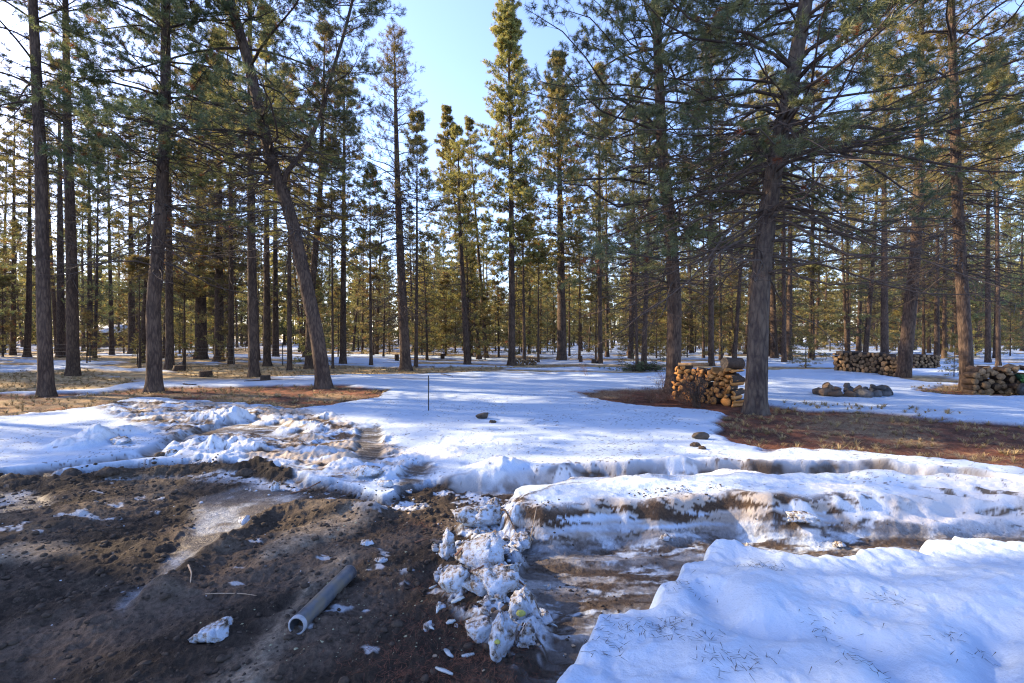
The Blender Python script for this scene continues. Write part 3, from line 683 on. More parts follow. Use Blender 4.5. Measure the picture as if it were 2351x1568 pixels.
# main trees: base x, base y, width px, trunk line in the photo, height m, crown base y in photo, crown radius m ...
G_L = 'tall pines at the left of the clearing'
HERO = [
 dict(b=(107, 910), w=27, p=[(100, 700), (95, 400), (75, 0)], H=22, cb=330, cr=2.6, nd=40, dz=(4, 9), nl=90, lab='tall straight pine furthest left, its foot in brown litter just above the snow'),
 dict(b=(168, 860), w=24, p=[(165, 600), (155, 300), (150, 0)], H=25, cb=360, cr=2.6, nd=40, dz=(3, 9), nl=90, lab='straight slim pine standing in sunlit grass, second tall trunk from the left'),
 dict(b=(355, 900), w=30, p=[(352, 700), (370, 480), (380, 250), (380, 0)], H=21, cb=480, cr=3.3, nd=90, dz=(3.6, 8), nl=110, lab='dark pine with scarred bark at its foot, third tall trunk from the left'),
 dict(b=(390, 848), w=17, p=[(388, 600), (386, 300)], H=22, cb=560, cr=2.4, nd=50, dz=(3, 8), nl=80, lab='slender pine directly behind the scarred left pine'),
 dict(b=(745, 893), w=32, p=[(727, 760), (700, 640), (665, 480), (622, 370), (590, 220), (548, 60), (525, 0)], H=25, cb=470, cr=4.0, nd=120, dz=(4.2, 9), nl=120, fork=1, lab='big leaning pine bending left as it rises, with a forked limb to the right'),
 dict(b=(583, 863), w=22, p=[(578, 600), (575, 300)], H=21, cb=520, cr=2.7, nd=60, dz=(4.5, 9), nl=90, lab='straight pine with a dark smooth trunk left of the leaning pine'),
 dict(b=(613, 840), w=16, p=[(612, 500)], H=20, cb=430, cr=2.2, nd=40, dz=(4, 9), nl=70, lab='pine with a split double trunk base, right of the dark smooth trunk'),
 dict(b=(633, 823), w=14, p=[(632, 500)], H=21, cb=470, cr=2.2, nd=30, dz=(5, 10), nl=60, lab='farther slim pine between the split trunk and the leaning pine'),
 dict(b=(710, 845), w=19, p=[(712, 700), (735, 450)], H=18, cb=520, cr=2.6, nd=40, dz=(3, 8), nl=70, lab='pine half hidden right behind the foot of the leaning pine'),
 dict(b=(932, 850), w=25, p=[(922, 650), (912, 400), (905, 95)], H=16.4, cb=560, cr=3.3, nd=170, dz=(2.2, 9), nl=95, thin=1, lab='conical pine with many bare grey branches left of the metal stake'),
 dict(b=(955, 842), w=9, p=[(957, 600)], H=14, cb=560, cr=1.6, nd=40, dz=(2.2, 6), nl=40, lab='thin young trunk just right of the conical bare branched pine'),
 dict(b=(852, 840), w=8, p=[(850, 600)], H=11, cb=600, cr=1.4, nd=40, dz=(2, 5.5), nl=34, lab='thin dark trunk midway between the leaning pine and the conical pine'),
 dict(b=(1175, 833), w=17, p=[(1175, 600), (1172, 300), (1165, -10)], H=24, cb=610, cr=2.7, nd=50, dz=(3, 9), nl=170, lab='tallest sunlit pine in the middle, its top reaching the upper edge of the sky gap'),
 dict(b=(1290, 825), w=22, p=[(1288, 600), (1283, 300), (1284, 120)], H=22.2, cb=640, cr=3.6, nd=50, dz=(3, 9), nl=170, lab='sunlit pine with a thick double foot, second tallest in the middle'),
 dict(b=(1073, 832), w=15, p=[(1066, 700), (1055, 500)], H=15, cb=560, cr=2.0, nd=60, dz=(2, 7), nl=50, lab='front trunk of a leaning pair of pines between the stake and the tallest pine'),
 dict(b=(1100, 822), w=11, p=[(1080, 600), (1040, 450), (1025, 262)], H=19.5, cb=560, cr=1.9, nd=40, dz=(3, 9), nl=90, lab='narrow pointed pine with an orange sunlit top left of the tallest pine'),
 dict(b=(1117, 820), w=10, p=[(1100, 600), (1078, 292)], H=19.3, cb=470, cr=1.6, nd=50, dz=(4, 16), nl=50, lab='thin topped pine with sparse needles just left of the tallest pine'),
 dict(b=(1204, 830), w=8, p=[(1201, 600)], H=12, cb=560, cr=1.6, nd=40, dz=(2, 7), nl=40, lab='thin pale trunk in front of the small far woodpile'),
 dict(b=(1236, 829), w=6, p=[(1236, 600)], H=8, cb=650, cr=1.2, nd=30, dz=(1.5, 5), nl=26, lab='very thin trunk at the right end of the small far woodpile'),
 dict(b=(1378, 832), w=12, p=[(1376, 500)], H=19, cb=520, cr=2.3, nd=60, dz=(3, 8), nl=80, lab='dark slim pine midway between the thick footed pine and the brush heap'),
 dict(b=(1394, 818), w=9, p=[(1392, 500)], H=20, cb=500, cr=2.3, nd=30, dz=(4, 9), nl=60, lab='farther slim pine just right of the dark slim pine in the middle'),
 dict(b=(1545, 901), w=33, p=[(1549, 700), (1540, 520), (1520, 350), (1512, 150), (1505, 0)], H=20, cb=560, cr=4.0, nd=110, dz=(2.8, 7), nl=130, lab='brown pine standing at the left end of the near woodpile'),
 dict(b=(1735, 951), w=45, p=[(1737, 850), (1745, 650), (1758, 520), (1782, 350), (1815, 200), (1850, 0)], H=18, cb=470, cr=4.6, nd=130, dz=(2.9, 6.5), nl=130, big=1, lab='thickest pine with deep grey bark at the right end of the near woodpile'),
 dict(b=(1633, 838), w=13, p=[(1632, 500)], H=20, cb=480, cr=2.5, nd=50, dz=(4, 9), nl=80, lab='pale grey pine trunk seen behind the near woodpile'),
 dict(b=(1655, 824), w=8, p=[(1652, 500)], H=17, cb=560, cr=2, nd=30, dz=(3, 8), nl=50, lab='darker thin trunk just right of the pale grey one behind the near woodpile'),
 dict(b=(1463, 850), w=8, p=[(1458, 600)], H=8.5, cb=620, cr=1.8, nd=120, dz=(1.2, 6.5), nl=24, lab='small bare twiggy grey pine rising from the brush heap'),
 dict(b=(1478, 838), w=13, p=[(1482, 700), (1488, 550)], H=15, cb=560, cr=2.2, nd=60, dz=(2.5, 7), nl=50, lab='slightly curved pine behind the brush heap'),
 dict(b=(2222, 898), w=25, p=[(2212, 700), (2197, 450), (2190, 200), (2183, 0)], H=21, cb=430, cr=3.4, nd=120, dz=(3, 7.5), nl=130, lab='reddish barked pine at the left end of the rightmost woodpile'),
 dict(b=(2074, 868), w=27, p=[(2090, 700), (2104, 560), (2112, 300)], H=19, cb=470, cr=3.4, nd=110, dz=(3, 7.5), nl=100, lab='pine leaning slightly right at the near end of the long weathered woodpile'),
 dict(b=(2031, 832), w=16, p=[(2030, 500)], H=20, cb=450, cr=2.6, nd=50, dz=(4, 8), nl=80, lab='straight pine behind the long weathered woodpile'),
 dict(b=(1800, 832), w=10, p=[(1800, 500)], H=18, cb=520, cr=2.4, nd=50, dz=(3, 8), nl=70, lab='slim pine standing alone in snow right of the thickest pine'),
 dict(b=(2268, 836), w=11, p=[(2268, 500)], H=19, cb=480, cr=2.4, nd=40, dz=(3, 8), nl=70, lab='slim dark pine behind the rightmost woodpile'),
 dict(b=(2292, 841), w=9, p=[(2290, 500)], H=17, cb=520, cr=2.2, nd=40, dz=(3, 8), nl=60, lab='thin pine just right of the slim dark one behind the rightmost woodpile'),
 dict(b=(140, 824), w=17, p=[(138, 500)], H=22, cb=480, cr=2.6, nd=40, dz=(4, 9), nl=80, lab='darker pine seen between the two leftmost tall trunks'),
 dict(b=(62, 822), w=13, p=[(66, 700), (68, 560)], H=19, cb=560, cr=2.6, nd=40, dz=(3, 9), nl=70, lab='kinked pine left of the furthest left tall trunk'),
 dict(b=(207, 820), w=12, p=[(205, 500)], H=20, cb=560, cr=2.3, nd=40, dz=(3, 9), nl=70, lab='pine right of the second tall trunk from the left, beyond the wire fence'),
 dict(b=(257, 818), w=10, p=[(250, 500)], H=20, cb=560, cr=2.3, nd=30, dz=(3, 9), nl=60, lab='thin leaning pine two trunks left of the scarred pine'),
 dict(b=(303, 816), w=15, p=[(300, 500)], H=21, cb=560, cr=2.3, nd=30, dz=(3, 9), nl=70, lab='pine just left of the scarred pine, beyond the wire fence'),
 dict(b=(321, 846), w=5, p=[(320, 700)], H=5.5, cb=640, cr=.9, nd=34, dz=(.8, 4), nl=20, lab='pole thin bare sapling left of the scarred pine'),
 dict(b=(462, 828), w=25, p=[(460, 500)], H=20, cb=700, cr=2.9, nd=40, dz=(3, 9), nl=130, rust=.12, lab='thick pine clothed in low yellow and rusty needles between scarred and smooth trunks'),
 dict(b=(503, 832), w=20, p=[(503, 500)], H=21, cb=690, cr=2.6, nd=30, dz=(3, 9), nl=100, rust=.1, lab='pine with low rusty sprays right of the thick needle clothed pine'),
 dict(b=(665, 848), w=11, p=[(664, 500)], H=15, cb=540, cr=1.9, nd=40, dz=(2.5, 8), nl=50, lab='slim trunk midway between split trunk and leaning pine'),
 dict(b=(764, 845), w=6, p=[(762, 500)], H=12, cb=560, cr=1.5, nd=34, dz=(2, 7), nl=40, lab='thin dark sapling just right of the foot of the leaning pine'),
]
for i, t in enumerate(HERO):
    x, y = gp(*t['b']); t['Y'] = y; t['x'] = x
    if y < 25: TREE_SPOTS.append((x, y, .35 + t['w'] / 2 * y / 1045))

# background trees: scattered through the wood, then unseen ones placed to throw shade
g = np.random.default_rng(21)
FAR = []
def ok_spot(x, y, dmin):
    for (a, b, *_) in FAR:
        if (a - x) ** 2 + (b - y) ** 2 < dmin ** 2: return False
    for t in HERO:
        if (t['x'] - x) ** 2 + (t['Y'] - y) ** 2 < (dmin * .8) ** 2: return False
    return True
tries = 0
while len(FAR) < 212 and tries < 20000:
    tries += 1
    y = 22 + 62 * g.random() ** 1.15
    a = g.uniform(-1.9, 1.15); x = a * y
    px = 1175.5 + a * 1045
    if px > 790 and y < 31: continue
    if y < 26 and px > 150: continue
    if px < 800 and y < 60 and g.random() < .58: continue
    if 1135 < px < 1165 and y < 60: continue
    if not ok_spot(x, y, 2.6): continue
    H = g.uniform(15, 23)
    if 800 < px < 1350: H = min(H, 1.6 + (775 - g.uniform(440, 600)) / 1045 * y)
    FAR.append((x, y, H))
for (x, y) in [(-19, 5.8), (-17.5, 7.0), (-28, 20), (-36, 24), (-42, 30), (-32, 22.5), (-45, 24), (-20, 14.8), (-28, 17.2), (-34, 19), (-23, 12.2), (-37, 14.8), (-24, 8.4), (-31, 10), (-36, 8), (-27, 6.2), (-22, 3), (-40, 12.5), (-45, 16), (-50, 26), (-21, .5)]:  # unseen pines added beyond the left edge to shade the clearing
    FAR.append((x, y, g.uniform(17, 21)))
for (x, y, H) in FAR:
    if y < 26: TREE_SPOTS.append((x, y, .5))

# ------------------------------------------------------------------ ground sheet
def build_ground():
    ys = [-4, -2, -.8, 0, .5, .9]
    y = 1.1
    while y < 420:
        ys.append(y)
        k = .0036 if y < 5 else (.0036 + (min(y, 25) - 5) / 20 * .008 if y < 25 else .0116 + (min(y, 90) - 25) / 65 * .03)
        y += max(.0045, k * y)
    ys = np.array(ys)
    sc = np.arange(-1.42, 1.42, .0022)
    so = np.geomspace(.03, 4.0, 24)
    s = np.concatenate([-(1.42 + so)[::-1], sc, 1.42 + so])
    Wd = np.where(ys > 0, np.sqrt(ys ** 2 + .6), .775)
    X = (s[None, :] * Wd[:, None]); Yg = np.repeat(ys[:, None], len(s), 1)
    h, A, S, W = terrain(X.ravel(), Yg.ravel(), True)
    V = np.stack([X.ravel(), Yg.ravel(), h], 1)
    idx = np.arange(len(V), dtype=np.int32).reshape(len(ys), len(s))
    q = np.stack([idx[:-1, :-1], idx[:-1, 1:], idx[1:, 1:], idx[1:, :-1]], -1).reshape(-1, 4)
    print('ground verts', len(V))
    o = obj('ground', mesh('ground', V, q, None, [M_GROUND], True, {'albedo': A, 'snow': S, 'wet': W}))
    tag(o, kind='structure')
build_ground()

# ------------------------------------------------------------------ trees
for i, t in enumerate(HERO):
    Y = t['Y']; x = t['x']; sc = Y / 1045
    pts = [(0, 0)]
    for (px, py) in t['p']:
        wx, _, wz = at_depth(px, py, Y)
        pts.append((wz, wx - x))
    pts = [(z, o) for z, o in pts if z < t['H'] - .3]
    if len(pts) > 1: 
        sl_ = (pts[-1][1] - pts[-2][1]) / (pts[-1][0] - pts[-2][0] + 1e-6)
        pts.append((t['H'], pts[-1][1] + sl_ * (t['H'] - pts[-1][0]) * (.35 if pts[-1][0] < t['H'] - 2 else .8)))
    cbz = at_depth(0, t['cb'], Y)[2]
    near = Y < 16; mid = Y < 24
    lush = t['b'][0] in (1175, 1290, 1100, 462, 503)
    kw = dict(nl=int(t['nl'] * 1.2), M=18 if near else (15 if lush else 12), Q=3, B=46 if near else (24 if mid or lush else 14), u0=.62 if near else .5,
              bl=.125 if near else (.13 if mid else .15), bw=.0095 if near else (.013 if mid else .022),
              dead=(t['dz'][0], t['dz'][1], t['nd']), sides=40 if t.get('big') else (24 if near else 12), tseg=160 if t.get('big') else (60 if near else 26),
              barkamp=.10 if t.get('big') else (.06 if near else .03), rust=t.get('rust', .025), roots=.32 if t.get('big') else (.45 if near else .35))
    ex = []
    if t.get('big'):
        kw['extra'] = [(6.0, 4.8, 0.1, 12), (6.6, 4.6, 3.0, 4), (5.2, 4.5, -.2, 8), (4.6, 4.2, 2.9, -3), (3.9, 4.4, .15, 2), (3.5, 3.8, 3.3, -6), (7.4, 4.4, -.3, 25), (7.2, 4.4, 3.4, 22), (5.5, 3.6, -1.6, 5), (6.8, 3.8, -1.3, 12)]
    if t.get('thin'):
        kw['M'] = 8; kw['Q'] = 3; kw['B'] = 11
    d = pine_data(100 + i, t['H'], t['w'] / 2 * sc, cbz, t['cr'] * (1.25 if near and not t.get('big') else 1.1), path=[(z, o, 0) for z, o in pts], **kw)
    root = pine_obj(d, (x, Y, gz(x, Y) - .04), 0, t['lab'], bark=M_BARK2 if t.get('big') else None, need=M_NEEDSUN if Y > 17 or t['b'][0] in (2222, 168) else None)
    if t.get('fork'):
        fp = [at_depth(px, py, Y) for px, py in [(650, 405), (700, 345), (735, 270), (762, 170), (790, 80), (815, -20)]]
        b0 = fp[0]; fpth = [(p[2] - b0[2], p[0] - b0[0], 0) for p in fp] + [(10.0, fp[-1][0] - b0[0] + .9, 0)]
        fd = pine_data(777, 10.0, .07, 1.2, 2.6, path=fpth, nl=70, M=14, Q=3, B=34, u0=.6, bl=.115, bw=.0085, dead=(.3, 4, 20), sides=16, tseg=40, roots=.1, barkamp=.05)
        off = (b0[0] - x, 0, b0[2] + .04)
        for nm_, acc_, mt_ in (('forked_limb', 'trunk', M_BARK), ('branches', 'branches', M_TWIG), ('dead_branches', 'dead', M_DEAD), ('crown', 'crown', M_NEED)):
            V_ = fd[acc_]; o_ = obj(nm_, V_.mesh(nm_, [mt_], smooth=nm_ != 'crown'), root, loc=off)
    root['group'] = 'named pines round the clearing'

PROTO = []
for k in range(7):
    PROTO.append(pine_data(500 + k, 20, .17 + .02 * (k % 3), [5, 4, 6.5, 3, 5.5, 2.2, 4.5][k], [3.2, 3.6, 2.9, 3.6, 3.1, 3.4, 2.8][k], nl=[74, 84, 66, 88, 74, 88, 60][k], M=11, Q=3, B=13,
                 bl=.17, bw=.023, dead=(1.6, 8.5, 64), sides=9, tseg=16, rust=[.02, .03, .08, .02, .05, .03, .12][k], dM=5))
roots = [None] * 7
KIND = ['slender', 'full crowned', 'high crowned', 'low branched', 'slender', 'low branched', 'rust flecked']
LMK = [(-60, 'left picture edge'), (85, 'furthest left pine'), (168, 'second left pine'), (257, 'thin leaning pine'), (355, 'scarred pine'), (462, 'needle clothed pine'), (583, 'smooth dark trunk'), (650, 'split trunk'),
       (745, 'leaning pine'), (852, 'thin dark trunk'), (932, 'bare conical pine'), (1073, 'leaning pair'), (1175, 'tallest middle pine'), (1290, 'thick footed pine'), (1378, 'dark slim pine'), (1470, 'brush heap'),
       (1545, 'brown woodpile pine'), (1633, 'pale grey trunk'), (1735, 'thickest pine'), (1880, 'rock ring'), (2000, 'long woodpile'), (2110, 'pine leaning right'), (2222, 'reddish barked pine'), (2330, 'rightmost woodpile')]
def where(px, y):
    if px < -120: return 'out beyond the left edge'
    m = min(LMK, key=lambda t: abs(t[0] - px))
    return ('left of the ' if px < m[0] - 14 else ('right of the ' if px > m[0] + 14 else 'behind the ')) + m[1]
TAGGED = []
ORD = ['leftmost', 'second', 'third', 'fourth', 'fifth', 'sixth', 'seventh', 'eighth', 'ninth', 'tenth', 'eleventh', 'twelfth', 'thirteenth', 'fourteenth']
def finish_labels():
    """things of one look get their place in the row; singles leave their group label as it is"""
    by = {}
    for o, key in TAGGED: by.setdefault(o['label'], []).append((key, o))
    for lab, L in by.items():
        if len(L) < 2 or len(L) > 14: continue
        L.sort(key=lambda t: t[0])
        for i, (k, o) in enumerate(L):
            o['label'] = ('leftmost ' if i == 0 else ('rightmost ' if i == len(L) - 1 else ORD[i] + ' from left, ')) + lab
for i, (x, y, H) in enumerate(FAR):
    k = i % 7; px = 1175.5 + x / max(y, 1) * 1045 if y > 8 else -500
    dp = 'deep in' if y > 52 else ('within' if y > 36 else 'edging'); lab = '%s pine %s the wood %s' % (KIND[k], dp, where(px, y))
    gr = 'background pines %s the wood %s' % (dp, where(px, y))
    loc = (x, y, gz(x, y) - .05); s_ = H / 20; rz = g.uniform(0, 6.28)
    if roots[k] is None:
        roots[k] = pine_obj(PROTO[k], loc, rz, lab, gr, need=M_NEEDSUN if k % 2 == 0 else M_NEEDM); roots[k].scale = (s_,) * 3; TAGGED.append((roots[k], px))
    else:
        d_ = dup(roots[k], loc, rz, (s_ * g.uniform(.8, 1.15), s_ * g.uniform(.8, 1.15), s_), lab, gr); d_.rotation_euler = (g.normal(0, .03), g.normal(0, .03), rz); TAGGED.append((d_, px))
# young bushy pines of the understorey
SAPP = [pine_data(600 + k, 5, .05, .35, 1.15, nl=46, M=7, Q=3, B=9, bl=.12, bw=.024, dead=(.2, 1.4, 8), sides=6, tseg=8, rust=.06, dM=4) for k in range(3)]
sroots = [None] * 3
SAP = []
tries = 0
while len(SAP) < 230 and tries < 9000:
    tries += 1
    y = 24 + 48 * g.random() ** 1.2; a = g.uniform(-1.35, 1.15) if len(SAP) < 140 else g.uniform(-.45, .5); x = a * y; px = 1175.5 + a * 1045
    if px > 760 and y < 33: continue
    if not ok_spot(x, y, 1.1): continue
    SAP.append((x, y, g.uniform(.35, 1.0) if g.random() < .55 else g.uniform(1.0, 1.7)))
for i, (x, y, s_) in enumerate(SAP):
    k = i % 3; px = 1175.5 + x / y * 1045
    sz = 'small' if s_ < .7 else ('bushy' if s_ < 1.05 else 'tall bushy'); dp = 'far' if y > 50 else ('middle distance' if y > 36 else 'nearer')
    lab = '%s %s young pine %s' % (sz, dp, where(px, y)); gr = '%s young pines %s' % (sz, where(px, y))
    loc = (x, y, gz(x, y) - .03)
    if sroots[k] is None:
        sroots[k] = pine_obj(SAPP[k], loc, 0, lab, gr, need=M_NEEDSUN, name='young_pine', cat='young pine'); sroots[k].scale = (s_,) * 3; TAGGED.append((sroots[k], px))
    else: TAGGED.append((dup(sroots[k], loc, g.uniform(0, 6.28), s_, lab, gr), px))
# small saplings one can point at
for (px, py, s_, lab) in [(1428, 838, .32, 'small green pine sapling left of the brush heap in snow'), (1820, 838, .30, 'low dark pine sapling in snow left of the long weathered woodpile'),
                          (1850, 845, .38, 'spreading pine sapling touching the left end of the long weathered woodpile'), (2190, 868, .34, 'thin pine sapling left of the reddish barked pine')]:
    x, y = gp(px, py); dup(sroots[1], (x, y, gz(x, y)), g.uniform(0, 6), s_ if px != 1850 else (s_ * 1.6, s_ * 1.6, s_), lab, 'small saplings on the snow', 'sapling')

# the wood far off, one mass
def far_mass():
    P = pine_data(700, 19, .18, 2.5, 3.0, nl=50, M=5, Q=2, B=5, bl=.5, bw=.21, dead=(0, 0, 0), sides=5, tseg=5, rust=.03)
    gg = np.random.default_rng(5); V0 = P['crown']; Vc = np.concatenate(V0.V); Tc = np.concatenate(V0.T); Ac = np.concatenate(V0.at)
    Vt = np.concatenate(P['trunk'].V); Qt = np.concatenate(P['trunk'].Q)
    cr_, tk = Acc(), Acc()
    for i in range(1300):
        y = 84 + 66 * gg.random(); a = gg.uniform(-1.6, 1.35); x = a * y; px = 1175 + a * 1045
        h = gg.uniform(.7, 1.1)
        if 1080 < px < 1180: h *= .62
        if i % 2 == 0: h *= gg.uniform(.2, .5)
        th = gg.uniform(0, 6.28); c, s_ = math.cos(th), math.sin(th); R = np.array([[c, -s_, 0], [s_, c, 0], [0, 0, 1]]) * h
        cr_.add(Vc @ R.T + [x, y, -.1], None, Tc, np.clip(Ac + gg.normal(0, .1), 0, .9)); tk.add(Vt @ R.T + [x, y, -.1], Qt)
    root = obj('distant_wood', cr_.mesh('distant_wood', [M_NEEDSUN], smooth=False)); tag(root, 'hazy mass of pines far behind the clearing', 'woodland', kind='stuff')
    t_ = obj('trunks', tk.mesh('trunks', [M_BARK]), root); t_['kind'] = 'stuff'
far_mass()

# ------------------------------------------------------------------ firewood
def log_variant(seed, kind):
    g = np.random.default_rng(seed); K = 14; L = .42
    if kind == 'round':
        th = np.arange(K) * 2 * PI / K; r = 1 + .07 * g.normal(0, 1, K); P = np.stack([r * np.cos(th), r * np.sin(th)], 1); arc = None
    else:
        sp = {'half': PI, 'wedge': PI * .5, 'slab': PI * .62}[kind]; R = {'half': 1.25, 'wedge': 1.75, 'slab': 1.6}[kind]
        th = np.linspace(-sp / 2, sp / 2, 9) + PI / 2; arcp = np.stack([R * np.cos(th), R * np.sin(th)], 1) * (1 + .04 * g.normal(0, 1, (9, 1)))
        inn = [(0.08 * g.normal(), .1 * g.normal())] if kind != 'slab' else [(-.35, .55), (.35, .5)][::-1]
        if kind == 'half': inn = [(.4, .05 * g.normal()), (-.4, .05 * g.normal())][::1] if False else [(-.5, .06 * g.normal()), (.5, .06 * g.normal())]
        P = np.concatenate([arcp, np.array(inn)]); P -= P.mean(0) * np.array([1, 1]); arc = 9
    K = len(P)
    def shell(P, y0, y1, sc, caps):
        ys = np.linspace(y0, y1, 4); V = []
        for j, y in enumerate(ys):
            w = 1 + .03 * math.sin(j * 2.1 + seed)
            V.append(np.stack([P[:, 0] * sc * w, np.full(len(P), y), P[:, 1] * sc * w], 1))
        V = np.concatenate(V); n = len(P); idx = np.arange(4 * n).reshape(4, n); return V, idx
    V, idx = shell(P, 0, L, .085 * .97, True)
    a = idx[:-1]; b = idx[1:]; q = np.stack([a, b, np.roll(b, -1, 1), np.roll(a, -1, 1)], -1).reshape(-1, 4)
    cen = np.array([[P[:, 0].mean() * .085, -.004, P[:, 1].mean() * .085], [P[:, 0].mean() * .085, L + .004, P[:, 1].mean() * .085]])
    V = np.concatenate([V, cen]); c0, c1 = 4 * K, 4 * K + 1
    T = [(c0, idx[0, i], idx[0, (i + 1) % K]) for i in range(K)] + [(c1, idx[3, (i + 1) % K], idx[3, i]) for i in range(K)]
    A = P if arc is None else P[:arc]
    Vb, ib = shell(A, .006, L - .006, .085 * 1.03, False)
    a = ib[:-1]; b = ib[1:]
    if arc is None: qb = np.stack([a, b, np.roll(b, -1, 1), np.roll(a, -1, 1)], -1).reshape(-1, 4)
    else: qb = np.stack([a[:, :-1], b[:, :-1], b[:, 1:], a[:, 1:]], -1).reshape(-1, 4)
    Vb = Vb + g.normal(0, .0025, Vb.shape)
    return (V, q, np.array(T)), (Vb, qb)
def pack(width, height, rmin, rmax, seed, bigs=()):
    g = np.random.default_rng(seed); out = []
    for _ in range(600):
        r = g.uniform(rmin, rmax) if len(out) >= len(bigs) else bigs[len(out)]
        best = None
        for x in g.uniform(r, width - r, 26):
            z = r
            for (a, b, c) in out:
                dx = abs(a - x)
                if dx < c + r: z = max(z, b + math.sqrt((c + r) ** 2 - dx * dx))
            if best is None or z < best[1]: best = (x, z, r)
        if best[1] > height: 
            if _ > 60: break
            continue
        out.append(best)
    return out
KINDS = ['round', 'half', 'wedge', 'slab', 'wedge', 'wedge', 'half', 'slab', 'half', 'wedge']
def build_logset(mats, nm, kinds):
    res = []
    for i, k in enumerate(kinds):
        (V, q, T), (Vb, qb) = log_variant(40 + i * 3 + len(nm), k)
        res.append((k, mesh('firewood_log', V, q, T, [mats[0]], False), mesh('bark', Vb, qb, None, [mats[1]], True)))
    return res
LOGN = build_logset((M_CUT, M_LBARK), 'n', KINDS)
LOGW = build_logset((M_CUTG, M_LBARK), 'w', ['round', 'round', 'half', 'round', 'wedge', 'round'])
def pile(A, B, height, rmin, rmax, seed, lset, pname, group, bigs=(), depth_jit=.03, mess=0.0, stuff=False):
    A = np.array(A); B = np.array(B); d = B - A; W = np.linalg.norm(d); d /= W
    n = np.array([d[1], -d[0]])               # face normal, to the right of A->B seen from above
    if n @ (-(A + B) / 2) < 0: n = -n
    g = np.random.default_rng(seed); cells = pack(W, height, rmin, rmax, seed, bigs)
    ang = math.atan2(-n[1], -n[0]) - PI / 2    # local +Y goes into the pile
    for (u, z, r) in cells:
        k, m1, m2 = lset[g.integers(len(lset))]
        if r > rmax * .93 and k != 'round': k, m1, m2 = lset[0]
        p = A + d * u + n * g.normal(0, depth_jit)
        g0 = gz(A[0] + d[0] * u, A[1] + d[1] * u)
        o = obj('firewood_log', m1)
        s_ = r / .085
        o.matrix_world = Matrix.Translation((p[0], p[1], g0 + z - .02)) @ Matrix.Rotation(ang + g.normal(0, .03 + mess), 4, 'Z') @ Matrix.Rotation(g.normal(0, mess), 4, 'X') @ Matrix.Rotation(g.uniform(0, 6.28), 4, 'Y') @ Matrix.Diagonal((s_, 1.0, s_, 1))
        c = obj('bark', m2, o)
        tq = z / height; tier = 'bottom' if tq < .2 else ('lower' if tq < .4 else ('middle' if tq < .6 else ('upper' if tq < .8 else 'top')))
        shp = {'round': 'round cut', 'half': 'half round split', 'wedge': 'wedge split', 'slab': 'slab split'}[k]
        tag(o, '%s log, %s courses, %s' % (shp, tier, pname), 'log', '%s logs, %s courses, %s' % (shp, tier, group)); TAGGED.append((o, u if d[0] > 0 else -u)); o['tier'] = tier; del o['tier']
    return A, B, n, d
xa, ya = gp(1550, 906); xb, yb = gp(1668, 944)
NA = (4.18, 11.85); NB = (5.12, 10.4)
pile(NA, NB, .86, .044, .078, 3, LOGN, 'near orange woodpile', 'near woodpile', bigs=(.08, .11, .10, .09, .12), mess=.045, depth_jit=.05)
# a second and third rank behind it, seen over the top and at the end
pile((15.0, 21.3), (15.35, 17.95), .86, .07, .115, 5, LOGW, 'long weathered woodpile', 'long weathered woodpile', mess=.05)
pile((19.9, 22.6), (21.35, 22.6), .64, .06, .085, 6, LOGW, 'pale ended woodpile beyond the leaning pine', 'pale ended woodpile')
pile((12.95, 12.9), (15.3, 12.25), .74, .065, .11, 8, LOGW, 'rightmost dark woodpile', 'rightmost woodpile', mess=.08, depth_jit=.06)
pile((.16, 28.8), (1.58, 28.8), .42, .055, .085, 9, LOGW, 'small far woodpile in the middle', 'small far woodpile')
def cyl(r0, r1, L, sides=24, seg=10, amp=.05, seed=0):
    """log lying along X"""
    xs = np.linspace(0, L, seg); th = np.arange(sides) * 2 * PI / sides
    V = []
    for i, x in enumerate(xs):
        r = r0 + (r1 - r0) * i / (seg - 1)
        rr = r * (1 + amp * vn(th * 2 + seed, x * 6 + th * 0, seed))
        V.append(np.stack([np.full(sides, x), rr * np.cos(th), rr * np.sin(th)], 1))
    V = np.concatenate(V); idx = np.arange(len(V)).reshape(seg, sides); a = idx[:-1]; b = idx[1:]
    q = np.stack([a, np.roll(a, -1, 1), np.roll(b, -1, 1), b], -1).reshape(-1, 4)
    V = np.concatenate([V, [[0, 0, 0], [L, 0, 0]]]); n = seg * sides
    T0 = [(n, idx[0, (i + 1) % sides], idx[0, i]) for i in range(sides)]; T1 = [(n + 1, idx[-1, i], idx[-1, (i + 1) % sides]) for i in range(sides)]
    return V, q, np.array(T0), np.array(T1)
V, q, T0, T1 = cyl(.135, .14, .46, 28, 12, .10, 3)
o = obj('bark_log', mesh('bark_log', V, q, None, [M_LBARK], True), loc=(5.0, 10.72, gz(4.9, 10.5) + 1.00), rot=(0, .04, .25))
for T_ in (T0, T1):
    u_, iv_ = np.unique(T_, return_inverse=True); obj('cut_end', mesh('cut_end', V[u_], None, iv_.reshape(-1, 3), [M_CUTG], False), o)
tag(o, 'thick dark bark covered log lying on top of the near woodpile', 'log')
bm_ = Acc()
def boxV(x0, x1, y0, y1, z0, z1):
    V = np.array([(x, y, z) for x in (x0, x1) for y in (y0, y1) for z in (z0, z1)], float)
    Q = np.array([(0, 1, 3, 2), (4, 6, 7, 5), (0, 4, 5, 1), (2, 3, 7, 6), (0, 2, 6, 4), (1, 5, 7, 3)]); return V, Q
bm_.add(*boxV(-.36, .36, -.09, .09, 0, .07)); 
o = obj('split_board', bm_.mesh('split_board', [M_CUTG], False), loc=(4.62, 11.6, gz(4.5, 11.6) + .88), rot=(.02, -.03, -.3)); tag(o, 'flat split board lying on the left top of the near woodpile', 'board')

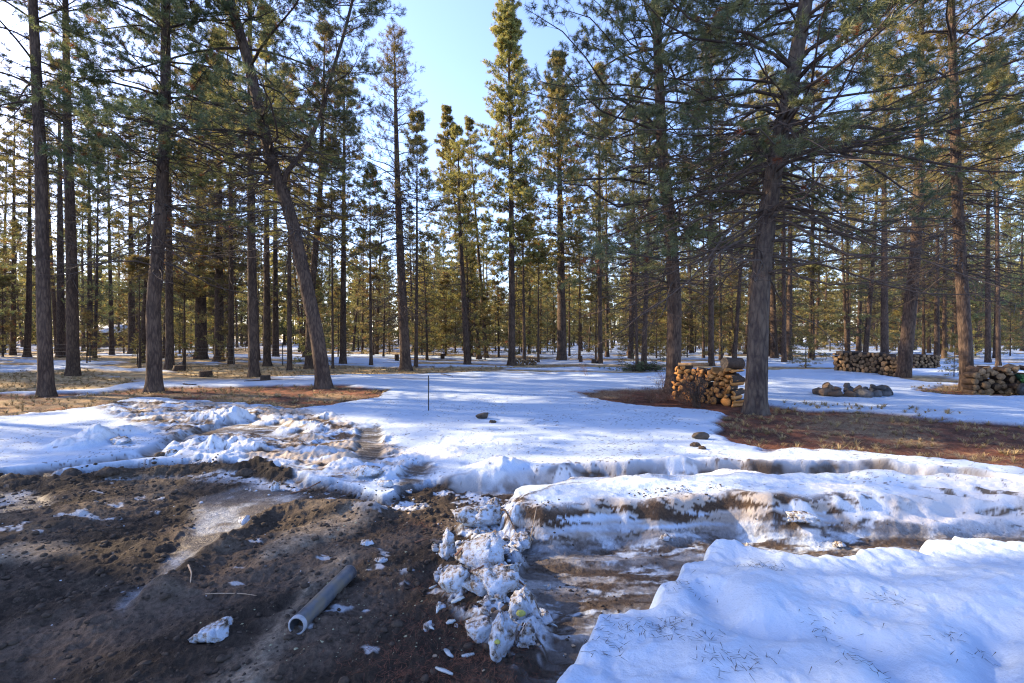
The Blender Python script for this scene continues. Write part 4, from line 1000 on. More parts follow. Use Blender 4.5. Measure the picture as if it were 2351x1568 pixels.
# ------------------------------------------------------------------ lumps: rocks, snow chunks, clods
def ico(sub):
    import bmesh
    b = bmesh.new(); bmesh.ops.create_icosphere(b, subdivisions=sub, radius=1)
    V = np.array([v.co[:] for v in b.verts]); T = np.array([[v.index for v in f.verts] for f in b.faces]); b.free(); return V, T
ICO3 = ico(4); ICO2 = ico(2); ICO3B = ico(3)
def lump_mesh(name, seed, dims, mat, amp=.22, freq=1.3, facet=0.0, base=ICO3):
    V, T = base; V = V.copy(); g = np.random.default_rng(seed)
    o = g.uniform(0, 50, 3)
    n = fbm(V[:, 0] * freq + o[0] + V[:, 2] * .7, V[:, 1] * freq + o[1] - V[:, 2] * .9, 4, seed % 9)
    n2 = vn(V[:, 0] * freq * 3 + o[2] + V[:, 2] * 3, V[:, 1] * freq * 3 - V[:, 2] * 2.4, 3)
    V *= (1 + amp * 1.6 * n + amp * .25 * n2)[:, None]
    if facet:
        for _ in range(11):
            d = g.normal(0, 1, 3); d /= np.linalg.norm(d); k = V @ d; lim = g.uniform(.5, .8)
            V -= np.maximum(0, k - lim)[:, None] * d * facet
    if facet > .9: V *= (1 + .26 * fbm(V[:, 0] * 4 + V[:, 2] * 3, V[:, 1] * 4 - V[:, 2] * 3.5, 4, 2))[:, None]
    V[:, 2] = np.where(V[:, 2] < -.45, -.45 + (V[:, 2] + .45) * .2, V[:, 2])
    V *= np.array(dims)
    return mesh(name, V, None, T, [mat], True)
# rock ring
rcx, rcy = gp(1960, 902); rcx, rcy = 8.75, 12.15
g = np.random.default_rng(31)
RINGP = [(1893, 902, .15, 0), (1922, 890, .17, 0), (1908, 888, .16, 0), (1927, 906, .16, 1), (1950, 903, .13, 1), (1965, 908, .14, 0), (1985, 907, .17, 1), (2010, 909, .17, 1), (2030, 906, .16, 1), (2040, 912, .13, 1),
         (1947, 886, .14, 1), (1968, 888, .15, 1), (1995, 887, .14, 1), (2018, 884, .14, 0), (2038, 892, .17, 1), (2012, 897, .17, 1), (1938, 895, .13, 1), (2000, 913, .14, 1)]
for i in range(21):
    th = i * 2 * PI / 15 if i < 15 else (i - 15) * 2 * PI / 6 + .3; k_ = 1.0 if i < 15 else .82; r = g.uniform(.135, .19) if i < 15 else g.uniform(.10, .14); kd = 0 if (math.cos(th) < -.45 or g.random() < .15) else 1
    x = 9.17 + math.cos(th) * .84 * k_; y = 12.25 + math.sin(th) * .50 * k_
    me = lump_mesh('rock', 200 + i, (r * g.uniform(1, 1.2), r * g.uniform(.85, 1.1), r * g.uniform(.75, .95)), M_ROCK if kd else M_ROCKB, .16, 1.0, .9)
    o = obj('rock', me, loc=(x, y, gz(x, y) + r * .36 + (.15 if i >= 15 else 0)), rot=(g.normal(0, .15), g.normal(0, .15), g.uniform(0, 6)))
    row = 'top layer' if i >= 15 else ('front row' if math.sin(th) < 0 else 'back row'); side = 'left' if math.cos(th) < -.4 else ('middle' if math.cos(th) < .4 else 'right')
    tag(o, '%s stone in the %s of the rock ring, %s part' % ('bluish grey' if kd else 'brownish', row, side), 'rock', 'rocks of the ring, %s %s %s' % ('grey' if kd else 'brown', row, side)); TAGGED.append((o, x))
for (px, py, r, lab) in [(1107, 968, .115, 'dark brown rock alone on the snow right of the metal stake'), (1608, 1018, .10, 'dark flat rock on snow at the edge of the red litter')]:
    x, y = gp(px, py); o = obj('rock', lump_mesh('rock', 77 + px, (r * 1.25, r, r * .8), noise_mat('dark_stone', [(.3, (.03, .024, .02)), (.7, (.10, .08, .065))], 12.0, bump=.6) if px < 1500 else bpy.data.materials['dark_stone'], .2, 1.1, .7), loc=(x, y, gz(x, y) + r * .4)); tag(o, lab, 'rock')
for (px, py, r, lab) in [(1132, 972, .05, 'small dark soil clod just right of the lone brown rock'), (1597, 1030, .055, 'crumbled dark clod on the snow below the dark flat rock'), (1612, 1037, .04, 'smaller crumbled clod below the dark flat rock'),
                         (75, 1082, .06, 'dark soil lump at the left end of the soil berm'), (165, 1080, .09, 'block shaped dark soil clod on the berm by the icy track'), (245, 1085, .08, 'mossy dark soil clod on the berm'), (370, 1050, .05, 'small dark clod beside the icy track'),
                         (560, 1082, .07, 'brown clod on the berm crest left of the slush')]:
    x, y = gp(px, py, .05); o = obj('soil_clod', lump_mesh('soil_clod', 377 + px, (r * 1.3, r, r * .7), M_SOIL, .3, 1.6), loc=(x, y, gz(x, y) + r * .3)); tag(o, lab, 'soil clod')
# snow chunks: x, y (photo), width px, height px, z guess, label
CH = [(840, 1092, 60, 30, 'rounded snow block at the foot of the dark tread mark'), (882, 1112, 36, 26, 'upright snow chunk right of the rounded snow block'), (1132, 1153, 24, 20, 'small snow chunk on bare soil above the big broken slabs'),
      (1110, 1196, 80, 46, 'upper slab of broken snow leaning on the mound'), (1024, 1256, 32, 50, 'tall thin snow shard left of the largest chunk'), (1092, 1268, 90, 68, 'largest dirty snow chunk with bark pieces on it'),
      (1014, 1303, 44, 32, 'notched snow chunk alone left of the slab row'), (1044, 1342, 78, 50, 'left half of the broad speckled snow slab'), (1124, 1347, 86, 62, 'right half of the broad speckled snow slab'),
      (1200, 1400, 56, 60, 'snow chunk with a yellow lichen patch'), (1245, 1392, 36, 22, 'small snow spur right of the lichen chunk'), (1098, 1430, 64, 42, 'forked snow chunk at lower middle'), (1148, 1464, 56, 80, 'long snow chunk pointing down with dark specks'),
      (1203, 1455, 28, 36, 'small grey snow chunk left of the near bank'), (998, 1250, 18, 18, 'little snow ball left of the tall thin shard'), (1260, 1309, 15, 13, 'round snow ball in the dirty rut'),
      (840, 1238, 30, 12, 'thin curved snow scrap on the soil right of the sand'), (876, 1272, 22, 14, 'flat snow scrap above the pipe end'), (1066, 1158, 14, 14, 'tiny snow lump by the tread mark'), (1060, 1172, 14, 10, 'tiny flat snow lump on soil'),
      (482, 1437, 78, 44, 'dirty snow chunk left of the pipe mouth'), (519, 1412, 24, 34, 'snow fin standing on the chunk left of the pipe mouth'), (557, 1179, 30, 24, 'small snow block on the soil ridge'), (628, 1103, 22, 26, 'snow lump at the left foot of the tread'),
      (1720, 1222, 15, 14, 'snow knob on the crest of the near bank'), (1850, 1200, 60, 24, 'snow clump lying in the big rut'), (1935, 1217, 28, 14, 'small snow clump in the big rut'), (385, 1048, 26, 18, 'snow lump beside the icy track'), (270, 1022, 40, 20, 'rounded snow lump above the icy track'), (1530, 1222, 22, 15, 'round snow ball at the mound foot'),
      (1190, 1232, 40, 34, 'snow knob between slab and mound')]
for i, (px, py, w, h, lab) in enumerate(CH):
    x, y = gp(px, py + h * .25, .04); y = y + w / 1045 * y * .3; sc = y / 1045
    gzv = gz(x, y)
    if 1000 < px < 1260: w *= 1.25; h *= 1.2
    o = obj('snow_chunk', lump_mesh('snow_chunk', 900 + i, (w * .60 * sc, w * .5 * sc, max(h * .62 * sc, .02)), M_SNOWL, .55, 2.0, .92), loc=(x, y, gzv + h * .20 * sc), rot=(0, 0, 0)); tag(o, lab, 'snow chunk')
gC = np.random.default_rng(91)
for i in range(46):
    cx_, cy_ = [(1030, 1290), (1060, 1330), (1100, 1390), (1150, 1420), (1190, 1470), (1120, 1240), (1160, 1300), (900, 1120), (1090, 1210), (1220, 1420), (1010, 1400)][i % 11]
    px = cx_ + gC.normal(0, 26); py = cy_ + gC.normal(0, 20); x, y = gp(px, py, .03); r_ = gC.uniform(.012, .034)
    o = obj('snow_chunk', lump_mesh('snow_chunk', 1100 + i, (r_ * gC.uniform(1, 1.6), r_, r_ * gC.uniform(.6, 1)), M_SNOWL, .5, 2.0, .92, ICO3B), loc=(x, y, gz(x, y) + r_ * .25), rot=(0, 0, gC.uniform(0, 6)))
    tag(o, 'small crumbly snow clod %s' % ['by the thin shard', 'by the left half of the speckled slab', 'below the speckled slab', 'among the forked chunks', 'beside the small grey chunk', 'above the largest chunk', 'right of the speckled slab', 'near the tread foot', 'beside the upper slab', 'right of the lichen chunk', 'left of the forked chunk'][i % 11], 'snow clod', 'small snow clods, patch %d of the broken snow' % (i % 11 + 1)); TAGGED.append((o, px))
# pipe
def pipe():
    x0, y0 = gp(681, 1428, .05); x1, y1 = gp(803, 1300, .05)
    L = math.hypot(x1 - x0, y1 - y0); root_r = .048; ri = .040
    z0 = gz(x0, y0); z1 = gz(x1, y1)
    xs = np.linspace(0, L, 12); out = Acc()
    P = np.stack([xs, 0 * xs, 0 * xs], 1); V, Q = tubes(P[None], np.full((1, 12), root_r), 48); out.add(V, Q)
    o = obj('metal_pipe', out.mesh('metal_pipe', [M_PIPE]), loc=(x0, y0, z0 + .040), rot=(0, -math.atan2(z1 - z0 + .0, L), math.atan2(y1 - y0, x1 - x0)))
    tag(o, 'grey weathered metal pipe lying on bare soil, open end toward the viewer', 'pipe')
    inn = Acc(); V, Q = tubes(P[None], np.full((1, 12), ri), 48); inn.add(V, Q[:, ::-1]); obj('bore', inn.mesh('bore', [M_PIPE]), o)
    for xx in (0.0, L):
        rim = Acc()
        prof = [(xx - .001, ri), (xx - .003, (ri + root_r) / 2), (xx - .001, root_r + .002), (xx + .02, root_r + .0025)] if xx == 0 else [(L, ri), (L + .003, (ri + root_r) / 2), (L, root_r + .001)]
        th = np.arange(48) * 2 * PI / 48
        V = np.concatenate([np.stack([np.full(48, a), b * np.cos(th), b * np.sin(th)], 1) for a, b in prof]); idx = np.arange(len(V)).reshape(len(prof), 48)
        rim.add(V, np.stack([idx[:-1], np.roll(idx[:-1], -1, 1), np.roll(idx[1:], -1, 1), idx[1:]], -1).reshape(-1, 4))
        obj('rim', rim.mesh('rim', [M_PIPEIN]), o)
pipe()
# metal stake
x, y = gp(984, 949); zt = at_depth(984, 862, y)[2]; z0 = gz(x, y)
a = Acc(); a.add(*boxV(-.012, .012, -.003, .003, -.05, zt - z0)); a.add(*boxV(-.003, .003, -.016, -.003, -.05, zt - z0 - .01))
for k in range(12): a.add(*boxV(-.006, .006, -.021, -.0165, .05 + k * .06, .065 + k * .06))
o = obj('metal_stake', a.mesh('metal_stake', [M_STEEL], False), loc=(x, y, z0), rot=(0, 0, .3)); tag(o, 'thin dark metal stake standing upright in the open snow', 'stake')

# sticks, bark pieces, roots
def stick(name, pts, r, mat, lab, cat='stick', flat=1.0, zoff=.01, drop=None):
    P = []
    for p in pts:
        x, y = gp(p[0], p[1], p[2] if len(p) > 2 else .03); P.append((x, y, gz(x, y) + zoff + (p[3] if len(p) > 3 else 0)))
    P = np.array(P); n = 14; t = np.linspace(0, len(P) - 1, n); Q_ = np.stack([np.interp(t, np.arange(len(P)), P[:, k]) for k in range(3)], 1)
    if len(P) > 2: Q_[1:-1] = (Q_[:-2] + Q_[1:-1] * 2 + Q_[2:]) / 4
    base = Q_[0].copy(); Q_ = Q_ - base; rr = r * (1 - .5 * np.linspace(0, 1, n)) * (1 + .15 * np.sin(np.arange(n) * 2.3)); rr[0] *= .5; rr[-1] *= .4
    V, q = tubes(Q_[None], rr[None], 7)
    if flat != 1: 
        c = np.repeat(Q_, 7, 0); V[:, 2] = c[:, 2] + (V[:, 2] - c[:, 2]) * flat
    o = obj(name, mesh(name, V, q, None, [mat], True), loc=tuple(base)); tag(o, lab, cat)
stick('stick', [(1144, 1175, .1, .03), (1160, 1186, .12, .05), (1184, 1206, .12, .04)], .010, M_LBARK, 'dark stick leaning on the upper snow slab')
stick('stick', [(1150, 1304, .05, .04), (1175, 1318, .05, .03), (1204, 1343, .03, .02)], .011, M_STICK, 'brown stick slanting down right of the speckled slab')
stick('stick', [(1078, 1318, .1, .05), (1090, 1296, .12, .06), (1112, 1285, .12, .05)], .012, M_STICK, 'curved bark stick above the speckled slab')
stick('bark_piece', [(1086, 1236, .13, .07), (1105, 1234, .13, .075), (1118, 1232, .13, .07)], .013, M_STICK, 'upper red brown bark strip on the largest chunk', 'bark piece', .35)
stick('bark_piece', [(1104, 1222, .13, .07), (1122, 1219, .13, .075), (1136, 1223, .13, .07)], .012, M_STICK, 'pointed red brown bark strip highest on the broken snow', 'bark piece', .35)
stick('bark_piece', [(1046, 1268, .10, .06), (1062, 1250, .12, .075)], .016, M_STICK, 'short square bark slab on the left of the largest chunk', 'bark piece', .3)
stick('bark_piece', [(952, 1240), (972, 1228), (985, 1222)], .012, M_STICK, 'red brown splinter lying on soil left of the snow chunks', 'bark piece', .4)
stick('root', [(432, 1298, .03, .01), (440, 1316, .03, .02), (437, 1334, .03, .01)], .006, M_PALESTICK, 'pale twisted root sticking from the soil', 'root')
stick('root', [(470, 1345), (510, 1340), (560, 1338), (590, 1343)], .004, M_PALESTICK, 'long pale thin root lying left of the pipe', 'root')
stick('stick', [(668, 1120), (700, 1112), (760, 1100), (790, 1098)], .008, M_STICK, 'long brown stick across the slush left of the tread mark')
stick('stick', [(930, 1004), (942, 1003)], .006, M_LBARK, 'tiny dark stick on snow right of the tread mark')
stick('stick', [(1195, 1200, .15, .03), (1215, 1190, .2, .04), (1232, 1172, .2, .06)], .007, M_PALESTICK, 'grey forked twig on the mound end')
stick('stick', [(380, 1000), (400, 985), (410, 985)], .008, M_LBARK, 'short dark stick on slush above the icy track')
stick('fallen_branch', [(1012, 862), (1030, 866), (1040, 868)], .02, M_LBARK, 'short fallen branch on snow right of the litter under the leaning pine')
stick('fallen_branch', [(560, 880), (620, 876), (650, 872)], .022, M_LBARK, 'fallen branch on snow left of the leaning pine')
stick('fallen_branch', [(420, 884), (436, 888), (452, 886)], .025, M_LBARK, 'small dark fallen branch right of the scarred pine')
stick('fallen_branch', [(20, 808), (70, 812), (120, 811)], .07, M_LBARK, 'dark fallen log on far snow at the left')
# ice splinters
IC = [((1056, 1378), (1078, 1335), 10), ((1036, 1396), (1066, 1384), 14), ((1002, 1410), (1010, 1390), 9), ((1024, 1428), (1046, 1422), 14), ((985, 1345), (1004, 1338), 5), ((1246, 1322), (1262, 1326), 4), ((1258, 1408), (1280, 1420), 5), ((1020, 1480), (1040, 1500), 12), ((1095, 1395), (1150, 1388), 5), ((1000, 1530), (1040, 1548), 10), ((1060, 1500), (1090, 1496), 10), ((985, 1440), (996, 1450), 7)]
for i, (a_, b_, w) in enumerate(IC):
    xa_, ya_ = gp(*a_); xb_, yb_ = gp(*b_); L = math.hypot(xb_ - xa_, yb_ - ya_); w_ = w / 1045 * ya_ * .5
    g = np.random.default_rng(i); n = 6; top = [(L * t, w_ * (.3 + .7 * math.sin(PI * min(.95, t + .05))) * g.uniform(.6, 1.1)) for t in np.linspace(0, 1, n)]; bot = [(L * t, -w_ * (.3 + .7 * math.sin(PI * min(.95, t + .05))) * g.uniform(.6, 1.1)) for t in np.linspace(1, 0, n)]
    P = np.array(top + bot); m_ = len(P); V = np.concatenate([np.c_[P, np.zeros(m_)], np.c_[P * .96, np.full(m_, .007)], [[L / 2, 0, 0], [L / 2, 0, .008]]])
    ii = np.arange(m_); q = np.stack([ii, (ii + 1) % m_, (ii + 1) % m_ + m_, ii + m_], 1)[:, ::-1]; T = np.concatenate([np.stack([np.full(m_, 2 * m_ + 1), (ii + 1) % m_ + m_, ii + m_], 1), np.stack([np.full(m_, 2 * m_), ii, (ii + 1) % m_], 1)])
    o = obj('ice_splinter', mesh('ice_splinter', V, q, T, [M_ICE], False), loc=(xa_, ya_, max(gz(xa_, ya_), gz(xb_, yb_)) + .01), rot=(.12, -.06 if i else -.2, math.atan2(yb_ - ya_, xb_ - xa_)))
    pos = ['leaning on the speckled slab, longest of all', 'just below the longest splinter', 'upright beside the red needles', 'rounded, left of the forked chunk', 'tiny, left of the notched chunk', 'tiny, beside the round snow ball', 'thin, right of the lichen chunk', 'square, at the lower left of the chunk field', 'curved, above the lichen chunk', 'wide, nearest the bottom of the picture', 'flat, under the forked chunk', 'small, at the left of the ice pieces'][i]
    tag(o, 'clear ice splinter ' + pos, 'ice piece')
# pebbles
PB = [(1316, 1451, 9, 'tan'), (1298, 1466, 5, 'pale'), (1236, 1480, 7, 'yellowish'), (998, 1493, 9, 'tan'), (1186, 1347, 9, 'angular tan'), (1110, 1530, 7, 'light tan'), (846, 1285, 5, 'grey'), (610, 1300, 6, 'grey'), (940, 1170, 8, 'pinkish'), (1050, 1140, 8, 'light')]
for i, (px, py, r, cname) in enumerate(PB):
    x, y = gp(px, py); s_ = r / 1045 * y * .6
    o = obj('pebble', lump_mesh('pebble', 1300 + i, (s_ * 1.2, s_, s_ * .7), M_PALESTICK if i != 6 and i != 7 else M_ROCK, .2, 1.2, .8, ICO2), loc=(x, y, gz(x, y) + s_ * .3))
    tag(o, cname + ' pebble ' + ['by the edge of the near bank', 'tiny, left of the near bank edge pebble', 'between grey chunk and near bank', 'on red needles at lower middle', 'right of the speckled slab', 'at the bottom left of the near bank', 'above the far pipe end', 'on sand left of the pipe', 'on dark soil below the tread', 'on soil left of the mound end'][i], 'pebble')

# ------------------------------------------------------------------ loose stuff nobody could count
def scatter(name, pts_fn, n, mk, mat, lab, cat, seed):
    g = np.random.default_rng(seed); A_ = Acc(); P = pts_fn(g, n); z = terrain(P[:, 0], P[:, 1])
    mk(A_, P, z, g); o = obj(name, A_.mesh(name, [mat], False)); tag(o, lab, cat, kind='stuff')
def in_zone(P, m=0.0):
    return lambda x, y: sdp(x, y, P, 3.0) > m
def sample(zones, g, n, ymax=40, bias=1.0):
    out = []
    lo = np.min([z.min(0) for z in zones], 0); hi = np.max([z.max(0) for z in zones], 0); hi[1] = min(hi[1], ymax)
    lo[0] = max(lo[0], -34); hi[0] = min(hi[0], 34); lo[1] = max(lo[1], 1.2)
    cnt = 0
    while cnt < n:
        m = n * 3; y = lo[1] + (hi[1] - lo[1]) * g.random(m) ** bias; x = g.uniform(lo[0], hi[0], m)
        k = np.zeros(m, bool)
        for z in zones: k |= sdp(x.astype(np.float32), y.astype(np.float32), z, 3.0) > 0
        k &= np.abs(x) < 1.3 * y + .5
        out.append(np.stack([x[k], y[k]], 1)); cnt += k.sum()
        if len(out) > 200: break
    return np.concatenate(out)[:n]
def mk_flat(len_, wid, rise=.25, lift=.004):
    def f(A_, P, z, g):
        n = len(P); th = g.uniform(0, 2 * PI, n); L = len_ * g.uniform(.6, 1.2, n); d = np.stack([np.cos(th), np.sin(th), g.normal(0, rise, n)], 1)
        s_ = np.stack([-np.sin(th), np.cos(th), 0 * th], 1); b = np.c_[P, z + lift + g.random(n) * lift * 2]
        V = np.stack([b - s_ * wid / 2 - d * L[:, None] / 2, b + s_ * wid / 2 - d * L[:, None] / 2, b + d * L[:, None] / 2], 1).reshape(-1, 3); A_.add(V, None, np.arange(3 * n).reshape(-1, 3))
    return f
def mk_tuft(h, spread, blades, w):
    def f(A_, P, z, g):
        n = len(P); B = blades; sc_ = g.uniform(.5, 1.3, (n, 1, 1))
        th = g.uniform(0, 2 * PI, (n, B)); sp = np.abs(g.normal(0, spread, (n, B)))
        b = np.c_[P, z][:, None] + np.stack([np.cos(th) * sp * .35, np.sin(th) * sp * .35, 0 * th], -1) * sc_
        d = np.stack([np.cos(th) * sp * 2.2, np.sin(th) * sp * 2.2, h * g.uniform(.5, 1, (n, B))], -1) * sc_
        s_ = np.stack([-np.sin(th), np.cos(th), 0 * th], -1) * w / 2
        m1 = b + d * .55; m1[..., 2] += .12 * h; e = b + d * [1.15, 1.15, .8]
        V = np.stack([b - s_, b + s_, m1 + s_ * .8, m1 - s_ * .8, e], 2).reshape(-1, 3); i = np.arange(n * B)[:, None] * 5
        A_.add(V, i + np.array([[0, 1, 2, 3]]), i + np.array([[3, 2, 4]]))
    return f
scatter('needle_litter', lambda g, n: sample([Z_LIT2, Z_LIT3], g, n, 14), 26000, mk_flat(.11, .006, .35), M_LITTER, 'reddish brown fallen pine needles covering bare ground', 'needle litter', 1)
def clump(centers, spread, zc=.27):
    def f(g, n):
        c = np.array([gp(a, b, zc) for a, b in centers]); i = g.integers(0, len(c), n); return c[i] + g.normal(0, spread, (n, 2)) * [1, .6]
    return f
def near_lit(g, n):
    return clump([(1020, 1400), (1060, 1470), (1100, 1530), (1000, 1500), (960, 1550), (1040, 1560), (1150, 1560), (980, 1430), (1180, 1500), (900, 1560), (870, 1500), (1000, 1330), (960, 1200)], .13, .0)(g, n)
scatter('fallen_needles', near_lit, 1900, mk_flat(.055, .0022, .3), M_LITTER, 'rusty fallen needles on soil between pipe and near bank', 'needles', 2)
scatter('bank_needles', clump([(1440, 1430), (1500, 1450), (1540, 1430), (1590, 1470), (1700, 1540), (1570, 1340), (1760, 1310), (1900, 1450), (2050, 1390), (1380, 1470), (1650, 1540), (2200, 1480), (1750, 1310), (1980, 1560)], .07), 430, mk_flat(.045, .003, .15), M_LBARK, 'dark fallen needles and crumbs scattered on the near snow bank', 'needles', 3)
scatter('dry_grass', lambda g, n: sample([Z_LIT3, Z_STR, Z_STR2, poly([(1780, 925), (2120, 945), (2250, 965), (2100, 960), (1850, 945)])], g, n, 16), 620, mk_tuft(.10, .035, 26, .005), M_GRASS, 'pale dry grass tufts on the reddish bare ground at right', 'dry grass', 4)
scatter('dry_grass', lambda g, n: sample([Z_GR1, Z_GR2, Z_LIT1], g, n, 26), 1700, mk_tuft(.11, .06, 18, .009), M_GRASS, 'golden dry grass on the bare ground under the left and middle pines', 'dry grass', 5)
def mk_lump(r, tall=.7):
    def f(A_, P, z, g):
        V0, T0 = ICO2
        for i in range(len(P)):
            s_ = r * (.5 + 1.6 * g.random() ** 5); V = V0 * (1 + .35 * vn(V0[:, 0] * 1.6 + i * 3.1, V0[:, 1] * 1.6 + V0[:, 2] + i))[:, None]
            A_.add(V * [s_ * g.uniform(.8, 1.5), s_, s_ * tall] + [P[i, 0], P[i, 1], z[i] + s_ * .15], None, T0)
    return f
def dirt_pts(g, n):
    P = sample([Z_DIRT], g, n * 2, 7.2, 1.2); w = np.maximum(sdp(P[:, 0], P[:, 1], Z_WET), sdp(P[:, 0], P[:, 1], Z_TRACK)) < 0; return P[w][:n]
scatter('soil_crumbs', dirt_pts, 4200, mk_lump(.012), M_SOIL, 'dark soil crumbs and small clods on the dug ground', 'soil', 6)
scatter('lichen_crumbs', lambda g, n: clump([(860, 1400), (930, 1330), (950, 1430), (700, 1480), (560, 1420), (820, 1350), (760, 1470), (900, 1290), (880, 1090), (1010, 1250), (960, 1470), (800, 1100), (740, 1210)], .16, .0)(g, n), 240, mk_lump(.0045, .5), M_LICHEN, 'pale crumbs of lichen strewn over the dark soil', 'lichen', 7)
scatter('snow_crumbs', lambda g, n: np.concatenate([clump([(1050, 1200), (1100, 1320), (1180, 1440), (870, 1110), (700, 1130), (620, 1110)], .13, .0)(g, n // 2), sample([Z_DIRT, Z_SLUSH], g, n // 2, 8)]), 260, mk_lump(.008), M_SNOWL, 'small crumbs of snow scattered over soil and slush', 'snow', 8)
scatter('rut_debris', lambda g, n: np.concatenate([(lambda P: P[sdp(P[:, 0], P[:, 1], Z_BANK) < -.05])(sample([Z_RUT], g, n // 2, 5.5)), clump([(1480, 1160), (1560, 1160), (1640, 1150), (1250, 1200), (1230, 1250), (1330, 1300), (1400, 1330)], .09, .08)(g, n // 2)]), 900, mk_lump(.005), M_SOIL, 'dark crumbs of soil in the big rut and on the dirty snow edge', 'soil', 9)
# lichen patches on chunks
for (px, py, z_, lab) in [(1196, 1404, .10, 'yellow green lichen patch on the snow chunk face'), (1142, 1468, .09, 'small yellow lichen on the long speckled chunk')]:
    x, y = gp(px, py, z_); s_ = .022 if px > 1180 else .014
    o = obj('lichen', lump_mesh('lichen', px, (s_, s_ * .6, s_ * .8), M_MOSS, .3, 2), loc=(x, y - .02, z_)); tag(o, lab, 'lichen')

# ------------------------------------------------------------------ shrubs, stumps, brush heap
def shrub(px, py, h, spread, n, lab, seed, mat, lean=(0, 0), r=.004):
    g = np.random.default_rng(seed); x, y = gp(px, py); A_ = Acc()
    az = g.uniform(0, 2 * PI, n); tilt = np.abs(g.normal(0, spread, n)); L = h * g.uniform(.5, 1.1, n)
    b = np.stack([g.normal(0, .06, n), g.normal(0, .06, n), np.full(n, -.02)], 1); s = np.linspace(0, 1, 6)
    d = np.stack([np.sin(tilt) * np.cos(az) + lean[0], np.sin(tilt) * np.sin(az) + lean[1], np.cos(tilt)], 1)
    P = b[:, None] + d[:, None] * (L[:, None] * s)[..., None] + g.normal(0, .02, (n, 6, 3)) * s[None, :, None]
    V, q = tubes(P, r * (1 - .7 * s)[None] * np.ones((n, 1)), 4); A_.add(V, q)
    for lv, k, f in ((0, 6, .5), (1, 4, .45)):
        if lv == 0: src = P; LL = L
        m = len(src); jj = np.repeat(np.arange(m), k); i0 = g.integers(2, src.shape[1], len(jj)); bb = src[jj, i0]
        dd = (src[jj, -1] - src[jj, 0]); dd /= np.linalg.norm(dd, axis=1, keepdims=True); dd = dd + g.normal(0, .55, (len(jj), 3)); dd /= np.linalg.norm(dd, axis=1, keepdims=True)
        l2 = LL[jj] * f * g.uniform(.4, 1, len(jj)); s4 = np.linspace(0, 1, 4)
        P2 = bb[:, None] + dd[:, None] * (l2[:, None] * s4)[..., None] + g.normal(0, .015, (len(jj), 4, 3)) * s4[None, :, None]
        P2[..., 2] = np.maximum(P2[..., 2], 0)
        V, q = tubes(P2, r * .55 * (1 - .6 * s4)[None] * np.ones((len(jj), 1)), 3); A_.add(V, q); src = P2; LL = l2
    o = obj('shrub', A_.mesh('shrub', [mat]), loc=(x, y, gz(x, y))); tag(o, lab, 'shrub'); return o
shrub(1600, 935, .62, .58, 48, 'dense bare tangled shrub in front of the near woodpile', 1, M_DEAD, r=.006)
shrub(1572, 930, .50, .6, 18, 'brown bare shrub at the left part of the near woodpile', 2, M_BUSH)
shrub(1530, 922, .58, .85, 30, 'sparse reddish twiggy shrub left of the near woodpile', 3, M_BUSH)
shrub(1495, 925, .32, 1.0, 34, 'low spreading reddish shrub on the litter left of the woodpile', 4, M_BUSH)
shrub(1440, 925, .22, 1.1, 30, 'lowest twiggy shrub on the litter, leftmost by the woodpile', 5, M_BUSH)
shrub(1712, 846, .5, .6, 12, 'small bare shrub on far snow right of the near woodpile', 6, M_BUSH)
shrub(1350, 866, .5, .3, 6, 'few bare stems leaning in the open snow', 7, M_BUSH, (-.4, 0))
shrub(2140, 838, .5, .7, 14, 'bare shrub behind the pale ended woodpile', 8, M_BUSH)
def stump(px, py, w, h, lab, rot=0):
    x, y = gp(px, py); sc = y / 1045; r = w / 2 * sc
    V, q, T0, T1 = cyl(r * 1.15, r, h, 18, 8, .12, px % 7)
    o = obj('tree_stump', mesh('tree_stump', V, q, None, [M_LBARK], True), loc=(x, y, gz(x, y) - .03), rot=(0, -PI / 2 + rot, 0)); tag(o, lab, 'stump')
    u_, iv_ = np.unique(T1, return_inverse=True); obj('cut_top', mesh('cut_top', V[u_], None, iv_.reshape(-1, 3), [M_CUTG], False), o)
stump(472, 861, 26, .28, 'cut stump in the grass right of the scarred pine')
stump(412, 851, 24, .3, 'broad dark stump just behind the scarred pine')
stump(610, 876, 20, .2, 'low dark stump on snow below the smooth trunk')
stump(911, 828, 9, .5, 'brown stump behind the conical pine')
stump(1016, 822, 9, .4, 'dark stump right of the conical pine, far back')
stump(1333, 829, 8, .45, 'dark stump right of the thick footed pine')
stump(1364, 832, 11, .3, 'broad low stump left of the dark slim pine')
# brush heap
gB = np.random.default_rng(12); xB, yB = gp(1475, 852); A_ = Acc(); n = 150
th = gB.uniform(0, 2 * PI, n); L = gB.uniform(.3, 1.0, n); s = np.linspace(0, 1, 5)
b = np.stack([gB.normal(0, .45, n), gB.normal(0, .25, n), np.abs(gB.normal(0, .12, n))], 1); d = np.stack([np.cos(th), np.sin(th), gB.normal(.25, .3, n)], 1)
P = b[:, None] + d[:, None] * (L[:, None] * s)[..., None]; P[..., 2] = np.maximum(.01, P[..., 2]) * np.exp(-np.abs(P[..., 0]) * .5); V, q = tubes(P, (.014 * (1 - .7 * s))[None] * np.ones((n, 1)), 4); A_.add(V, q)
o = obj('brush_heap', A_.mesh('brush_heap', [M_TWIG]), loc=(xB, yB, gz(xB, yB))); tag(o, 'heap of cut branches on snow left of the near woodpile', 'brush heap')
nb = 240; bb = P[gB.integers(0, n, nb), gB.integers(1, 5, nb)]; dd = gB.normal(0, 1, (nb, 14, 3)); dd /= np.linalg.norm(dd, axis=2, keepdims=True); pp = np.cross(dd, gB.normal(0, 1, (nb, 14, 3))) * .008
V = np.stack([bb[:, None] - pp, bb[:, None] + pp, bb[:, None] + dd * .13], 2).reshape(-1, 3); V[:, 2] = np.maximum(V[:, 2], .01)
